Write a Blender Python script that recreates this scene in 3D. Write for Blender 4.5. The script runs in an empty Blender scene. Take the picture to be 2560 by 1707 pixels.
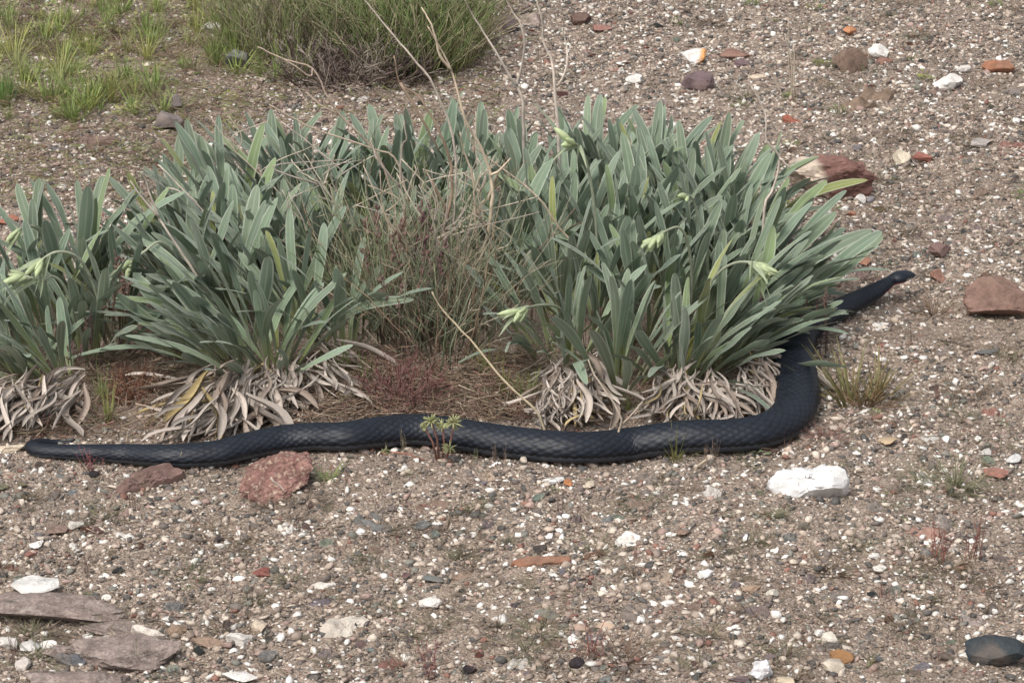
import bpy, bmesh, math, random
import numpy as np
from mathutils import Vector, Matrix

R = math.radians
random.seed(7)
rng = np.random.default_rng(7)
scene = bpy.context.scene
COL = scene.collection

# ------------------------------------------------------------------ camera
CAM_H, PITCH, LENS = 1.6, 22.0, 125.0
cam_d = bpy.data.cameras.new('camera')
cam = bpy.data.objects.new('camera', cam_d)
COL.objects.link(cam)
cam.location = (0, 0, CAM_H)
cam.rotation_euler = (R(90 - PITCH), 0, 0)
cam_d.lens = LENS
cam_d.sensor_width = 36
cam_d.clip_start = 0.05
cam_d.clip_end = 1000
scene.camera = cam

# ------------------------------------------------------------------ sky, sun, exposure
SUN_EL, SUN_AZ = 58.0, 215.0          # azimuth measured clockwise from +Y: behind the viewer, a little left
world = bpy.data.worlds.new('World')
scene.world = world
world.use_nodes = True
wn = world.node_tree
bg = wn.nodes['Background']
sky = wn.nodes.new('ShaderNodeTexSky')
sky.sky_type = 'NISHITA'
sky.sun_disc = False
sky.sun_elevation = R(SUN_EL)
sky.sun_rotation = R(SUN_AZ)
sky.air_density = 1.0
sky.dust_density = 6.0
sky.ozone_density = 1.0
hsv = wn.nodes.new('ShaderNodeHueSaturation')     # thin even cloud: greyer than a clear sky
hsv.inputs['Saturation'].default_value = 0.38
wn.links.new(sky.outputs[0], hsv.inputs['Color'])
wn.links.new(hsv.outputs[0], bg.inputs['Color'])
bg.inputs['Strength'].default_value = 0.14
sun_d = bpy.data.lights.new('sun', 'SUN')
sun_d.energy = 1.15
sun_d.angle = R(24)
sun_d.color = (1.0, 0.95, 0.88)
sun = bpy.data.objects.new('sun', sun_d)
COL.objects.link(sun)
sdir = Vector((math.sin(R(SUN_AZ)) * math.cos(R(SUN_EL)), math.cos(R(SUN_AZ)) * math.cos(R(SUN_EL)), math.sin(R(SUN_EL))))
sun.rotation_euler = (-sdir).to_track_quat('-Z', 'Y').to_euler()
sun.location = sdir * 10
scene.view_settings.view_transform = 'Standard'
scene.view_settings.look = 'None'
scene.view_settings.gamma = 1.0
scene.view_settings.use_curve_mapping = False
scene.view_settings.exposure = 0.38

# ------------------------------------------------------------------ ground height and pixel -> place
_gr = np.random.default_rng(3)
_K = []
for wl, am in ((1.6, .006), (1.1, .005), (.7, .004), (.45, .0032), (.3, .0024), (.2, .0018), (.13, .0013), (.09, .0010)):
    for _ in range(2):
        a = _gr.uniform(0, 2 * math.pi)
        _K.append((2 * math.pi / wl * math.cos(a), 2 * math.pi / wl * math.sin(a), _gr.uniform(0, 6.28), am))


def g(x, y):
    x = np.asarray(x, float)
    y = np.asarray(y, float)
    s = np.zeros(np.broadcast(x, y).shape)
    for kx, ky, ph, am in _K:
        s = s + am * np.sin(kx * x + ky * y + ph)
    return s * 0.8


FP = LENS / 36 * 2560
_F = Vector((0, math.cos(R(PITCH)), -math.sin(R(PITCH))))
_U = Vector((0, math.sin(R(PITCH)), math.cos(R(PITCH))))


def ray(px, py):
    return _F * FP + Vector((1, 0, 0)) * (px - 1280) - _U * (py - 853.5)


def P(px, py, h=0.0):
    """point seen at a pixel, h above the ground it stands on"""
    d = ray(px, py)
    z = 0.0
    for _ in range(6):
        t = (z + h - CAM_H) / d.z
        p = d * t
        z = float(g(p.x, p.y))
    return Vector((p.x, p.y, z + h))


def V(px, py, Y):
    """point seen at a pixel on the upright plane at distance Y"""
    d = ray(px, py)
    t = Y / d.y
    return Vector((d.x * t, Y, CAM_H + d.z * t))


def mpp(p):
    """metres per photo pixel at a place"""
    return (p - Vector((0, 0, CAM_H))).dot(_F) / FP


# ------------------------------------------------------------------ helpers
def tag(o, label=None, cat=None, group=None, kind=None):
    if label:
        o['label'] = label
    if cat:
        o['category'] = cat
    if group:
        o['group'] = group
    if kind:
        o['kind'] = kind
    return o


def new_mesh(name, v, f, mat, smooth=True):
    me = bpy.data.meshes.new(name)
    me.from_pydata([tuple(p) for p in v], [], [tuple(q) for q in f])
    if mat:
        me.materials.append(mat)
    if smooth:
        me.polygons.foreach_set('use_smooth', [True] * len(me.polygons))
    me.update()
    return me


def link(name, me, parent=None, loc=None, color=None):
    o = bpy.data.objects.new(name, me)
    COL.objects.link(o)
    if parent:
        o.parent = parent
    if loc is not None:
        o.location = loc
    if color is not None:
        o.color = (color[0], color[1], color[2], 1)
    return o


def empty(name, loc):
    o = bpy.data.objects.new(name, None)
    o.empty_display_size = 0.02
    COL.objects.link(o)
    o.location = loc
    return o


class MB:
    """collects geometry (world coordinates) for one mesh"""

    def __init__(self):
        self.v, self.f, self.c = [], [], []

    def tube(self, pts, r0, r1, sides=4, col=None):
        pts = [Vector(p) for p in pts]
        n = len(pts)
        b = len(self.v)
        for i, p in enumerate(pts):
            t = (pts[min(i + 1, n - 1)] - pts[max(i - 1, 0)])
            if t.length < 1e-9:
                t = Vector((0, 0, 1))
            t.normalize()
            a = t.orthogonal().normalized()
            # keep frames steady
            ref = Vector((0, -1, 0.3))
            a2 = ref - ref.dot(t) * t
            if a2.length > 0.1:
                a = a2.normalized()
            c = t.cross(a)
            r = r0 + (r1 - r0) * i / (n - 1)
            for k in range(sides):
                an = 2 * math.pi * k / sides
                self.v.append(p + (a * math.cos(an) + c * math.sin(an)) * r)
                if col is not None:
                    self.c.append(col)
        for i in range(n - 1):
            for k in range(sides):
                k2 = (k + 1) % sides
                self.f.append((b + i * sides + k, b + i * sides + k2, b + (i + 1) * sides + k2, b + (i + 1) * sides + k))
        self.f.append(tuple(b + k for k in range(sides))[::-1])
        self.f.append(tuple(b + (n - 1) * sides + k for k in range(sides)))

    def ribbon(self, pts, w, side, col=None, taper=True):
        n = len(pts)
        b = len(self.v)
        for i, p in enumerate(pts):
            t = i / (n - 1)
            ww = w * (1 - t ** 2 * 0.92) if taper else w
            self.v.append(Vector(p) - side * ww)
            self.v.append(Vector(p) + side * ww)
            if col is not None:
                self.c += [col, col]
        for i in range(n - 1):
            self.f.append((b + 2 * i, b + 2 * i + 1, b + 2 * i + 3, b + 2 * i + 2))

    def blob(self, c, ax, r, col=None, sides=6, sharp=1.0):
        """pointed spindle from c along ax"""
        ax = Vector(ax)
        t = ax.normalized()
        a = t.orthogonal().normalized()
        d = t.cross(a)
        prof = [(0, .18), (.2, .8), (.45, 1), (.75, .7), (1, .08)]
        b = len(self.v)
        for s, q in prof:
            for k in range(sides):
                an = 2 * math.pi * k / sides
                self.v.append(Vector(c) + ax * s + (a * math.cos(an) + d * math.sin(an)) * r * q)
                if col is not None:
                    self.c.append(col)
        for i in range(len(prof) - 1):
            for k in range(sides):
                k2 = (k + 1) % sides
                self.f.append((b + i * sides + k, b + i * sides + k2, b + (i + 1) * sides + k2, b + (i + 1) * sides + k))
        self.f.append(tuple(b + (len(prof) - 1) * sides + k for k in range(sides)))

    def mesh(self, name, mat, origin=None, smooth=True):
        v = self.v
        if origin is not None:
            origin = Vector(origin)
            v = [p - origin for p in v]
        me = new_mesh(name, v, self.f, mat, smooth)
        if self.c:
            at = me.color_attributes.new('Col', 'FLOAT_COLOR', 'POINT')
            a = np.ones((len(v), 4), np.float32)
            a[:, :3] = np.array(self.c, np.float32)
            at.data.foreach_set('color', a.ravel())
        return me

    def build(self, name, mat, parent=None, origin=None, color=None, smooth=True):
        """as a child its vertices are relative to the parent; as a thing relative to origin"""
        if parent is not None:
            return link(name, self.mesh(name, mat, parent.location, smooth), parent, color=color)
        origin = Vector(origin if origin is not None else (0, 0, 0))
        return link(name, self.mesh(name, mat, origin, smooth), loc=origin, color=color)


# ------------------------------------------------------------------ materials
def nodes_of(name):
    m = bpy.data.materials.new(name)
    m.use_nodes = True
    nt = m.node_tree
    return m, nt, nt.nodes['Principled BSDF'], nt.nodes.new, nt.links.new


def mathn(nt, op, a, b=None, c=None):
    n = nt.nodes.new('ShaderNodeMath')
    n.operation = op
    for i, q in enumerate((a, b, c)):
        if q is None:
            continue
        if isinstance(q, (int, float)):
            n.inputs[i].default_value = q
        else:
            nt.links.new(q, n.inputs[i])
    return n.outputs[0]


def mixc(nt, fac, a, b, mode='MIX'):
    n = nt.nodes.new('ShaderNodeMix')
    n.data_type = 'RGBA'
    n.blend_type = mode
    for sock, q in ((n.inputs[0], fac), (n.inputs[6], a), (n.inputs[7], b)):
        if isinstance(q, (int, float)):
            sock.default_value = q
        elif isinstance(q, tuple):
            sock.default_value = (q[0], q[1], q[2], 1)
        else:
            nt.links.new(q, sock)
    return n.outputs[2]


def ramp(nt, fac, stops, interp='LINEAR'):
    n = nt.nodes.new('ShaderNodeValToRGB')
    n.color_ramp.interpolation = interp
    e = n.color_ramp.elements
    while len(e) < len(stops):
        e.new(0.5)
    for el, (p, c) in zip(e, stops):
        el.position = p
        el.color = (c[0], c[1], c[2], 1) if isinstance(c, tuple) else (c, c, c, 1)
    nt.links.new(fac, n.inputs[0])
    return n.outputs[0]


def noise(nt, scale, detail=4, rough=0.6, vec=None, dist=0.0):
    n = nt.nodes.new('ShaderNodeTexNoise')
    n.inputs['Scale'].default_value = scale
    n.inputs['Detail'].default_value = detail
    n.inputs['Roughness'].default_value = rough
    n.inputs['Distortion'].default_value = dist
    if vec is not None:
        nt.links.new(vec, n.inputs['Vector'])
    return n.outputs[0]


def offset_coords(nt):
    tc = nt.nodes.new('ShaderNodeTexCoord')
    oi = nt.nodes.new('ShaderNodeObjectInfo')
    mul = mathn(nt, 'MULTIPLY', oi.outputs['Random'], 37.0)
    cx = nt.nodes.new('ShaderNodeCombineXYZ')
    for i in range(3):
        nt.links.new(mul, cx.inputs[i])
    va = nt.nodes.new('ShaderNodeVectorMath')
    va.operation = 'ADD'
    nt.links.new(tc.outputs['Object'], va.inputs[0])
    nt.links.new(cx.outputs[0], va.inputs[1])
    return va.outputs[0], oi


def bump(nt, bsdf, h, strength, dist):
    b = nt.nodes.new('ShaderNodeBump')
    b.inputs['Strength'].default_value = strength
    b.inputs['Distance'].default_value = dist
    nt.links.new(h, b.inputs['Height'])
    nt.links.new(b.outputs[0], bsdf.inputs['Normal'])


def stone_mat(name, scale, speck=0.35, rough=0.85, bumpd=0.0015, dirt=0.35):
    m, nt, b, N, L = nodes_of(name)
    vec, oi = offset_coords(nt)
    n1 = noise(nt, scale, 6, 0.65, vec)
    n2 = noise(nt, scale * 7, 5, 0.7, vec)
    n3 = noise(nt, scale * 0.45, 3, 0.5, vec, 0.6)
    c = mixc(nt, 1.0, oi.outputs['Color'], ramp(nt, n1, [(.3, .62), (.5, .98), (.72, 1.25)]), 'MULTIPLY')
    c = mixc(nt, speck, c, ramp(nt, n2, [(.35, .55), (.55, 1.0), (.7, 1.35)]), 'MULTIPLY')
    c = mixc(nt, mathn(nt, 'MULTIPLY', ramp(nt, n3, [(.5, 0.0), (.68, 1.0)]), dirt), c, (.25, .185, .14))
    L(c, b.inputs['Base Color'])
    b.inputs['Roughness'].default_value = rough
    b.inputs['Specular IOR Level'].default_value = 0.25
    bump(nt, b, mathn(nt, 'ADD', n1, mathn(nt, 'MULTIPLY', n2, 0.6)), 1.0, bumpd * 1.8)
    return m


def vcol_mat(name, rough=0.8, spec=0.2, nscale=400, amt=0.3, bumpd=0.0005):
    m, nt, b, N, L = nodes_of(name)
    a = N('ShaderNodeAttribute')
    a.attribute_name = 'Col'
    tc = N('ShaderNodeTexCoord')
    n = noise(nt, nscale, 3, 0.6, tc.outputs['Object'])
    c = mixc(nt, amt * 2, a.outputs['Color'], ramp(nt, n, [(.3, .6), (.7, 1.3)]), 'MULTIPLY')
    L(c, b.inputs['Base Color'])
    b.inputs['Roughness'].default_value = rough
    b.inputs['Specular IOR Level'].default_value = spec
    if bumpd:
        bump(nt, b, n, 0.6, bumpd)
    return m


def tint_mat(name, rough=0.7, spec=0.25, nscale=60, lo=.7, hi=1.25, vary=0.35, transl=0.0):
    """colour from the object, broken by noise and a per-object brightness"""
    m, nt, b, N, L = nodes_of(name)
    vec, oi = offset_coords(nt)
    n = noise(nt, nscale, 4, 0.6, vec)
    c = mixc(nt, 1.0, oi.outputs['Color'], ramp(nt, n, [(.3, lo), (.7, hi)]), 'MULTIPLY')
    val = mathn(nt, 'MULTIPLY_ADD', oi.outputs['Random'], vary, 1 - vary / 2)
    c = mixc(nt, 1.0, c, val, 'MULTIPLY')
    L(c, b.inputs['Base Color'])
    b.inputs['Roughness'].default_value = rough
    b.inputs['Specular IOR Level'].default_value = spec
    if transl:
        t = N('ShaderNodeBsdfTranslucent')
        L(c, t.inputs['Color'])
        mx = N('ShaderNodeMixShader')
        mx.inputs[0].default_value = transl
        L(b.outputs[0], mx.inputs[1])
        L(t.outputs[0], mx.inputs[2])
        L(mx.outputs[0], nt.nodes['Material Output'].inputs['Surface'])
    return m


M = {}
M['stone'] = stone_mat('stone', 55)
M['chalk'] = stone_mat('chalk', 40, 0.15, 0.9, 0.002, 0.28)
M['pebble'] = stone_mat('pebble', 1.6, 0.4, 0.85, 0.04, 0.3)
M['gravel'] = vcol_mat('gravel', 0.85, 0.25, 500, 0.35, 0.0006)
M['strand'] = vcol_mat('strand', 0.75, 0.2, 150, 0.25, 0)
M['grass'] = tint_mat('grass', 0.6, 0.3, 40, .75, 1.25, .5, 0.2)
M['twig'] = tint_mat('twig', 0.8, 0.2, 70, .7, 1.25, .3)
M['dry_leaf'] = tint_mat('dry_leaf', 0.8, 0.15, 110, .65, 1.25, .5)
M['bud'] = tint_mat('bud', 0.6, 0.3, 120, .85, 1.15, .15, 0.25)


def ground_mat():
    m, nt, b, N, L = nodes_of('soil')
    tc = N('ShaderNodeTexCoord')
    ve = tc.outputs['Object']
    big = noise(nt, 2.6, 5, 0.6, ve)
    mid = noise(nt, 16, 6, 0.7, ve)
    fine = noise(nt, 230, 4, 0.7, ve)
    vo = N('ShaderNodeTexVoronoi')
    vo.inputs['Scale'].default_value = 420
    L(ve, vo.inputs['Vector'])
    c = ramp(nt, mid, [(.28, (.18, .145, .12)), (.46, (.29, .235, .19)), (.62, (.41, .325, .26)), (.78, (.53, .425, .335))])
    c = mixc(nt, mathn(nt, 'MULTIPLY', ramp(nt, big, [(.42, 0.0), (.62, 1.0)]), .45), c, (.25, .19, .155))
    sp = N('ShaderNodeSeparateColor')
    L(vo.outputs['Color'], sp.inputs[0])
    grain = ramp(nt, sp.outputs[0], [(0, (.10, .085, .075)), (.22, (.20, .155, .125)), (.45, (.31, .235, .18)), (.70, (.42, .33, .26)), (.88, (.55, .47, .39)), (1, (.66, .60, .53))])
    c = mixc(nt, .45, c, grain)
    c = mixc(nt, 0.6, c, ramp(nt, fine, [(.3, .62), (.7, 1.25)]), 'MULTIPLY')
    L(c, b.inputs['Base Color'])
    b.inputs['Roughness'].default_value = 0.95
    b.inputs['Specular IOR Level'].default_value = 0.1
    h = mathn(nt, 'ADD', mathn(nt, 'MULTIPLY', vo.outputs['Distance'], -0.8), mathn(nt, 'ADD', fine, mathn(nt, 'MULTIPLY', mid, 1.5)))
    bump(nt, b, h, 1.0, 0.003)
    return m


def leaf_mat():
    m, nt, b, N, L = nodes_of('woolly_leaf')
    oi = N('ShaderNodeObjectInfo')
    uv = N('ShaderNodeUVMap')
    sx = N('ShaderNodeSeparateXYZ')
    L(uv.outputs[0], sx.inputs[0])
    t = sx.outputs[0]
    v = mathn(nt, 'ABSOLUTE', mathn(nt, 'SUBTRACT', sx.outputs[1], 0.5))
    base = ramp(nt, t, [(0, (.36, .37, .16)), (.16, (.27, .31, .125)), (.36, (.190, .250, .140)), (.7, (.172, .235, .155)), (1, (.198, .256, .178))])
    c = mixc(nt, 1.0, base, oi.outputs['Color'], 'MULTIPLY')
    val = mathn(nt, 'MULTIPLY_ADD', oi.outputs['Random'], .38, .80)
    c = mixc(nt, 1.0, c, val, 'MULTIPLY')
    rib = mathn(nt, 'MULTIPLY', mathn(nt, 'LESS_THAN', v, 0.06), 0.35)
    c = mixc(nt, rib, c, (.36, .42, .30))
    rim = mathn(nt, 'MULTIPLY', mathn(nt, 'GREATER_THAN', v, 0.39), 0.55)
    c = mixc(nt, rim, c, (.46, .50, .40))
    # fine lengthwise streaks
    mp = N('ShaderNodeMapping')
    mp.inputs['Scale'].default_value = (3, 26, 1)
    L(uv.outputs[0], mp.inputs['Vector'])
    st = noise(nt, 2.0, 3, 0.6, mp.outputs[0])
    c = mixc(nt, 0.5, c, ramp(nt, st, [(.3, .72), (.7, 1.22)]), 'MULTIPLY')
    L(c, b.inputs['Base Color'])
    b.inputs['Roughness'].default_value = 0.62
    b.inputs['Specular IOR Level'].default_value = 0.3
    b.inputs['Sheen Weight'].default_value = 0.25
    b.inputs['Sheen Roughness'].default_value = 0.5
    bump(nt, b, st, 0.3, 0.01)
    tr = N('ShaderNodeBsdfTranslucent')
    L(c, tr.inputs['Color'])
    mx = N('ShaderNodeMixShader')
    mx.inputs[0].default_value = 0.12
    L(b.outputs[0], mx.inputs[1])
    L(tr.outputs[0], mx.inputs[2])
    L(mx.outputs[0], nt.nodes['Material Output'].inputs['Surface'])
    return m


def snake_mat():
    m, nt, b, N, L = nodes_of('snake_skin')
    a = N('ShaderNodeAttribute')
    a.attribute_name = 'Col'
    tc = N('ShaderNodeTexCoord')
    n = noise(nt, 90, 4, 0.6, tc.outputs['Object'])
    c = mixc(nt, 1.0, a.outputs['Color'], ramp(nt, n, [(.3, .7), (.7, 1.3)]), 'MULTIPLY')
    dust = noise(nt, 700, 2, 0.6, tc.outputs['Object'])
    c = mixc(nt, mathn(nt, 'MULTIPLY', ramp(nt, dust, [(.62, 0.0), (.75, 1.0)]), 0.10), c, (.3, .27, .24))
    L(c, b.inputs['Base Color'])
    L(ramp(nt, n, [(.3, .46), (.7, .58)]), b.inputs['Roughness'])
    b.inputs['Specular IOR Level'].default_value = 0.42
    return m


def lichen_rock_mat(name, base, spot, amount, scale=70):
    m, nt, b, N, L = nodes_of(name)
    vec, oi = offset_coords(nt)
    n1 = noise(nt, 45, 7, 0.7, vec)
    n2 = noise(nt, scale, 6, 0.75, vec, 0.5)
    n3 = noise(nt, 300, 4, 0.7, vec)
    c = mixc(nt, 1.0, base, ramp(nt, n1, [(.32, .42), (.5, .95), (.68, 1.45)]), 'MULTIPLY')
    c = mixc(nt, ramp(nt, n2, [(.52, 0.0), (.62, amount)]), c, spot)
    c = mixc(nt, 0.75, c, ramp(nt, n3, [(.3, .45), (.5, .95), (.7, 1.5)]), 'MULTIPLY')
    L(c, b.inputs['Base Color'])
    b.inputs['Roughness'].default_value = 0.9
    b.inputs['Specular IOR Level'].default_value = 0.2
    bump(nt, b, mathn(nt, 'ADD', n1, mathn(nt, 'MULTIPLY', n3, 0.35)), 0.9, 0.004)
    return m


M['soil'] = ground_mat()
M['leaf'] = leaf_mat()
M['snake'] = snake_mat()
M['red_lichen'] = lichen_rock_mat('red_lichen_stone', (.215, .118, .100), (.42, .34, .26), 0.8, 150)
M['bedrock'] = lichen_rock_mat('layered_bedrock', (.245, .195, .172), (.36, .31, .275), 0.6, 60)
M['eye'], _nt, _b, _N, _L = nodes_of('snake_eye')
_b.inputs['Base Color'].default_value = (.008, .007, .006, 1)
_b.inputs['Roughness'].default_value = 0.3


def two_tone_mat(name, a, c2, axis, thr, soft=0.004):
    """two rock colours met along a plane of the stone itself"""
    m, nt, b, N, L = nodes_of(name)
    tc = N('ShaderNodeTexCoord')
    dt = N('ShaderNodeVectorMath')
    dt.operation = 'DOT_PRODUCT'
    dt.inputs[1].default_value = axis
    L(tc.outputs['Object'], dt.inputs[0])
    n1 = noise(nt, 50, 6, 0.7, tc.outputs['Object'])
    n2 = noise(nt, 160, 5, 0.7, tc.outputs['Object'])
    s = mathn(nt, 'ADD', dt.outputs['Value'], mathn(nt, 'MULTIPLY', mathn(nt, 'SUBTRACT', n1, .5), 0.02))
    f = N('ShaderNodeMapRange')
    f.inputs[1].default_value = thr - soft
    f.inputs[2].default_value = thr + soft
    L(s, f.inputs[0])
    c = mixc(nt, f.outputs[0], a, c2)
    c = mixc(nt, 1.0, c, ramp(nt, n1, [(.3, .65), (.7, 1.25)]), 'MULTIPLY')
    c = mixc(nt, 0.6, c, ramp(nt, n2, [(.3, .6), (.7, 1.3)]), 'MULTIPLY')
    L(c, b.inputs['Base Color'])
    b.inputs['Roughness'].default_value = 0.88
    b.inputs['Specular IOR Level'].default_value = 0.2
    bump(nt, b, mathn(nt, 'ADD', n1, mathn(nt, 'MULTIPLY', n2, 0.5)), 0.9, 0.003)
    return m


# ------------------------------------------------------------------ the ground sheet
def graded(lo, hi, step, far):
    inner = list(np.arange(lo, hi + step / 2, step))
    out, d = [], step
    x = hi
    while x < far:
        d *= 1.5
        x += d
        out.append(x)
    left, d, x = [], step, lo
    while x > -far:
        d *= 1.5
        x -= d
        left.append(x)
    return np.array(left[::-1] + inner + out)


gx = graded(-1.25, 1.25, 0.012, 160)
gy = graded(2.6, 6.4, 0.014, 160)
XX, YY = np.meshgrid(gx, gy)
fade = np.exp(-np.clip(np.hypot(XX, YY - 4) - 3, 0, None) / 6)
micro = rng.normal(0, 0.0007, XX.shape) * (np.hypot(XX, YY - 4.4) < 3)
ZZ = g(XX, YY) * 1.0 + micro
nx, ny = len(gx), len(gy)
gv = np.stack([XX, YY, ZZ], -1).reshape(-1, 3)
idx = np.arange(nx * ny).reshape(ny, nx)
gf = np.stack([idx[:-1, :-1], idx[:-1, 1:], idx[1:, 1:], idx[1:, :-1]], -1).reshape(-1, 4)


def np_mesh(name, v, f, mat, col=None, smooth=True):
    me = bpy.data.meshes.new(name)
    k = f.shape[1]
    me.vertices.add(len(v))
    me.vertices.foreach_set('co', np.asarray(v, np.float32).ravel())
    me.loops.add(f.size)
    me.loops.foreach_set('vertex_index', f.astype(np.int32).ravel())
    me.polygons.add(len(f))
    me.polygons.foreach_set('loop_start', np.arange(0, f.size, k, dtype=np.int32))
    me.polygons.foreach_set('loop_total', np.full(len(f), k, np.int32))
    if smooth:
        me.polygons.foreach_set('use_smooth', np.ones(len(f), bool))
    me.update(calc_edges=True)
    if col is not None:
        at = me.color_attributes.new('Col', 'FLOAT_COLOR', 'POINT')
        a = np.ones((len(v), 4), np.float32)
        a[:, :3] = col
        at.data.foreach_set('color', a.ravel())
    me.materials.append(mat)
    return me


ground = link('ground', np_mesh('ground', gv, gf, M['soil']))
tag(ground, 'stony brown soil of the open slope', 'ground', kind='structure')

# ------------------------------------------------------------------ where plants keep gravel away / snake footprint
def project(v):
    v = np.asarray(v, float)
    rx, ry, rz = v[..., 0], v[..., 1], v[..., 2] - CAM_H
    dz = ry * _F.y + rz * _F.z
    up = ry * _U.y + rz * _U.z
    return 1280 + FP * rx / dz, 853.5 - FP * up / dz


# ------------------------------------------------------------------ stones
ICO = {}
for s in (0, 1, 2, 3, 4, 5):
    bm = bmesh.new()
    bmesh.ops.create_icosphere(bm, subdivisions=max(s, 1), radius=1.0)
    if s == 0:
        bm.free()
        ph = (1 + 5 ** .5) / 2
        iv = np.array([(-1, ph, 0), (1, ph, 0), (-1, -ph, 0), (1, -ph, 0), (0, -1, ph), (0, 1, ph), (0, -1, -ph), (0, 1, -ph), (ph, 0, -1), (ph, 0, 1), (-ph, 0, -1), (-ph, 0, 1)], float)
        iv /= np.linalg.norm(iv[0])
        fi = np.array([(0, 11, 5), (0, 5, 1), (0, 1, 7), (0, 7, 10), (0, 10, 11), (1, 5, 9), (5, 11, 4), (11, 10, 2), (10, 7, 6), (7, 1, 8), (3, 9, 4), (3, 4, 2), (3, 2, 6), (3, 6, 8), (3, 8, 9), (4, 9, 5), (2, 4, 11), (6, 2, 10), (8, 6, 7), (9, 8, 1)])
        ICO[0] = (iv, fi)
        continue
    ICO[s] = (np.array([v.co[:] for v in bm.verts]), np.array([[v.index for v in f.verts] for f in bm.faces]))
    bm.free()


def wob(p, rr, freq, n=7):
    s = np.zeros(len(p))
    for _ in range(n):
        k = rr.normal(0, freq, 3)
        s += np.sin(p @ k + rr.uniform(0, 6.28))
    return s / n ** .5


def cut_rock(sub, seed, ncut=9, lo=.5, hi=.85, rough=.04):
    rr = np.random.default_rng(seed)
    v = ICO[sub][0].copy()
    for _ in range(ncut):
        n = rr.normal(size=3)
        n /= np.linalg.norm(n)
        d = rr.uniform(lo, hi)
        pr = v @ n
        v -= np.clip(pr - d, 0, None)[:, None] * n
    v *= (1 + rough * wob(v, rr, 3.0) + rough * .6 * wob(v, rr, 8.0) + (rough * .45 * wob(v, rr, 19.0, 12) if sub > 2 else 0) + (rough * .4 * wob(v, rr, 40.0, 24) if sub > 4 else 0))[:, None]
    v /= np.abs(v).max(0)          # fill the unit box
    return v, ICO[sub][1]


ALL_ROCK = []      # (x, y, radius) footprints, used to keep other pebbles off


def place(o, label, cat, group=None):
    return tag(o, label, cat, group)


def rock(px, py, w, h, color, label, seed=0, mat='stone', thick=.45, ncut=10, rot=0.0, name='stone', rough=.06, sub=4, cat='stone', lo=.40, hi=.80, sink=.25):
    """angular stone: w, h = its size in photo pixels; it rests a little sunk in the ground"""
    p0 = P(px, py)
    s = mpp(p0)
    W, H = w * s, h * s
    t = H * thick                      # part of the visible height that is real height
    z = t / math.cos(R(PITCH)) * 1.15
    dep = (H - t * .85) / math.sin(R(PITCH + 1))
    dep = min(max(dep, W * .45), W * 1.5)
    v, f = cut_rock(sub, 1000 + seed, ncut, lo, hi, rough)
    v = v * np.array([W / 2, dep / 2, z / 2 * (1 + sink)])
    if rot:
        c, s_ = math.cos(R(rot)), math.sin(R(rot))
        v = np.stack([v[:, 0] * c + v[:, 2] * s_, v[:, 1], -v[:, 0] * s_ + v[:, 2] * c], -1)
    c = P(px, py, z * .4)
    v[:, 2] -= v[:, 2].min()
    base = Vector((c.x, c.y, float(g(c.x, c.y)) - z * sink * .8))
    o = link(name, new_mesh(name, v, f, M[mat], True), loc=base, color=color)
    try:
        o.data.set_sharp_from_angle(angle=R(32))
    except Exception:
        pass
    ALL_ROCK.append((c.x, c.y, W / 2, dep / 2))
    return tag(o, label, cat)


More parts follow.
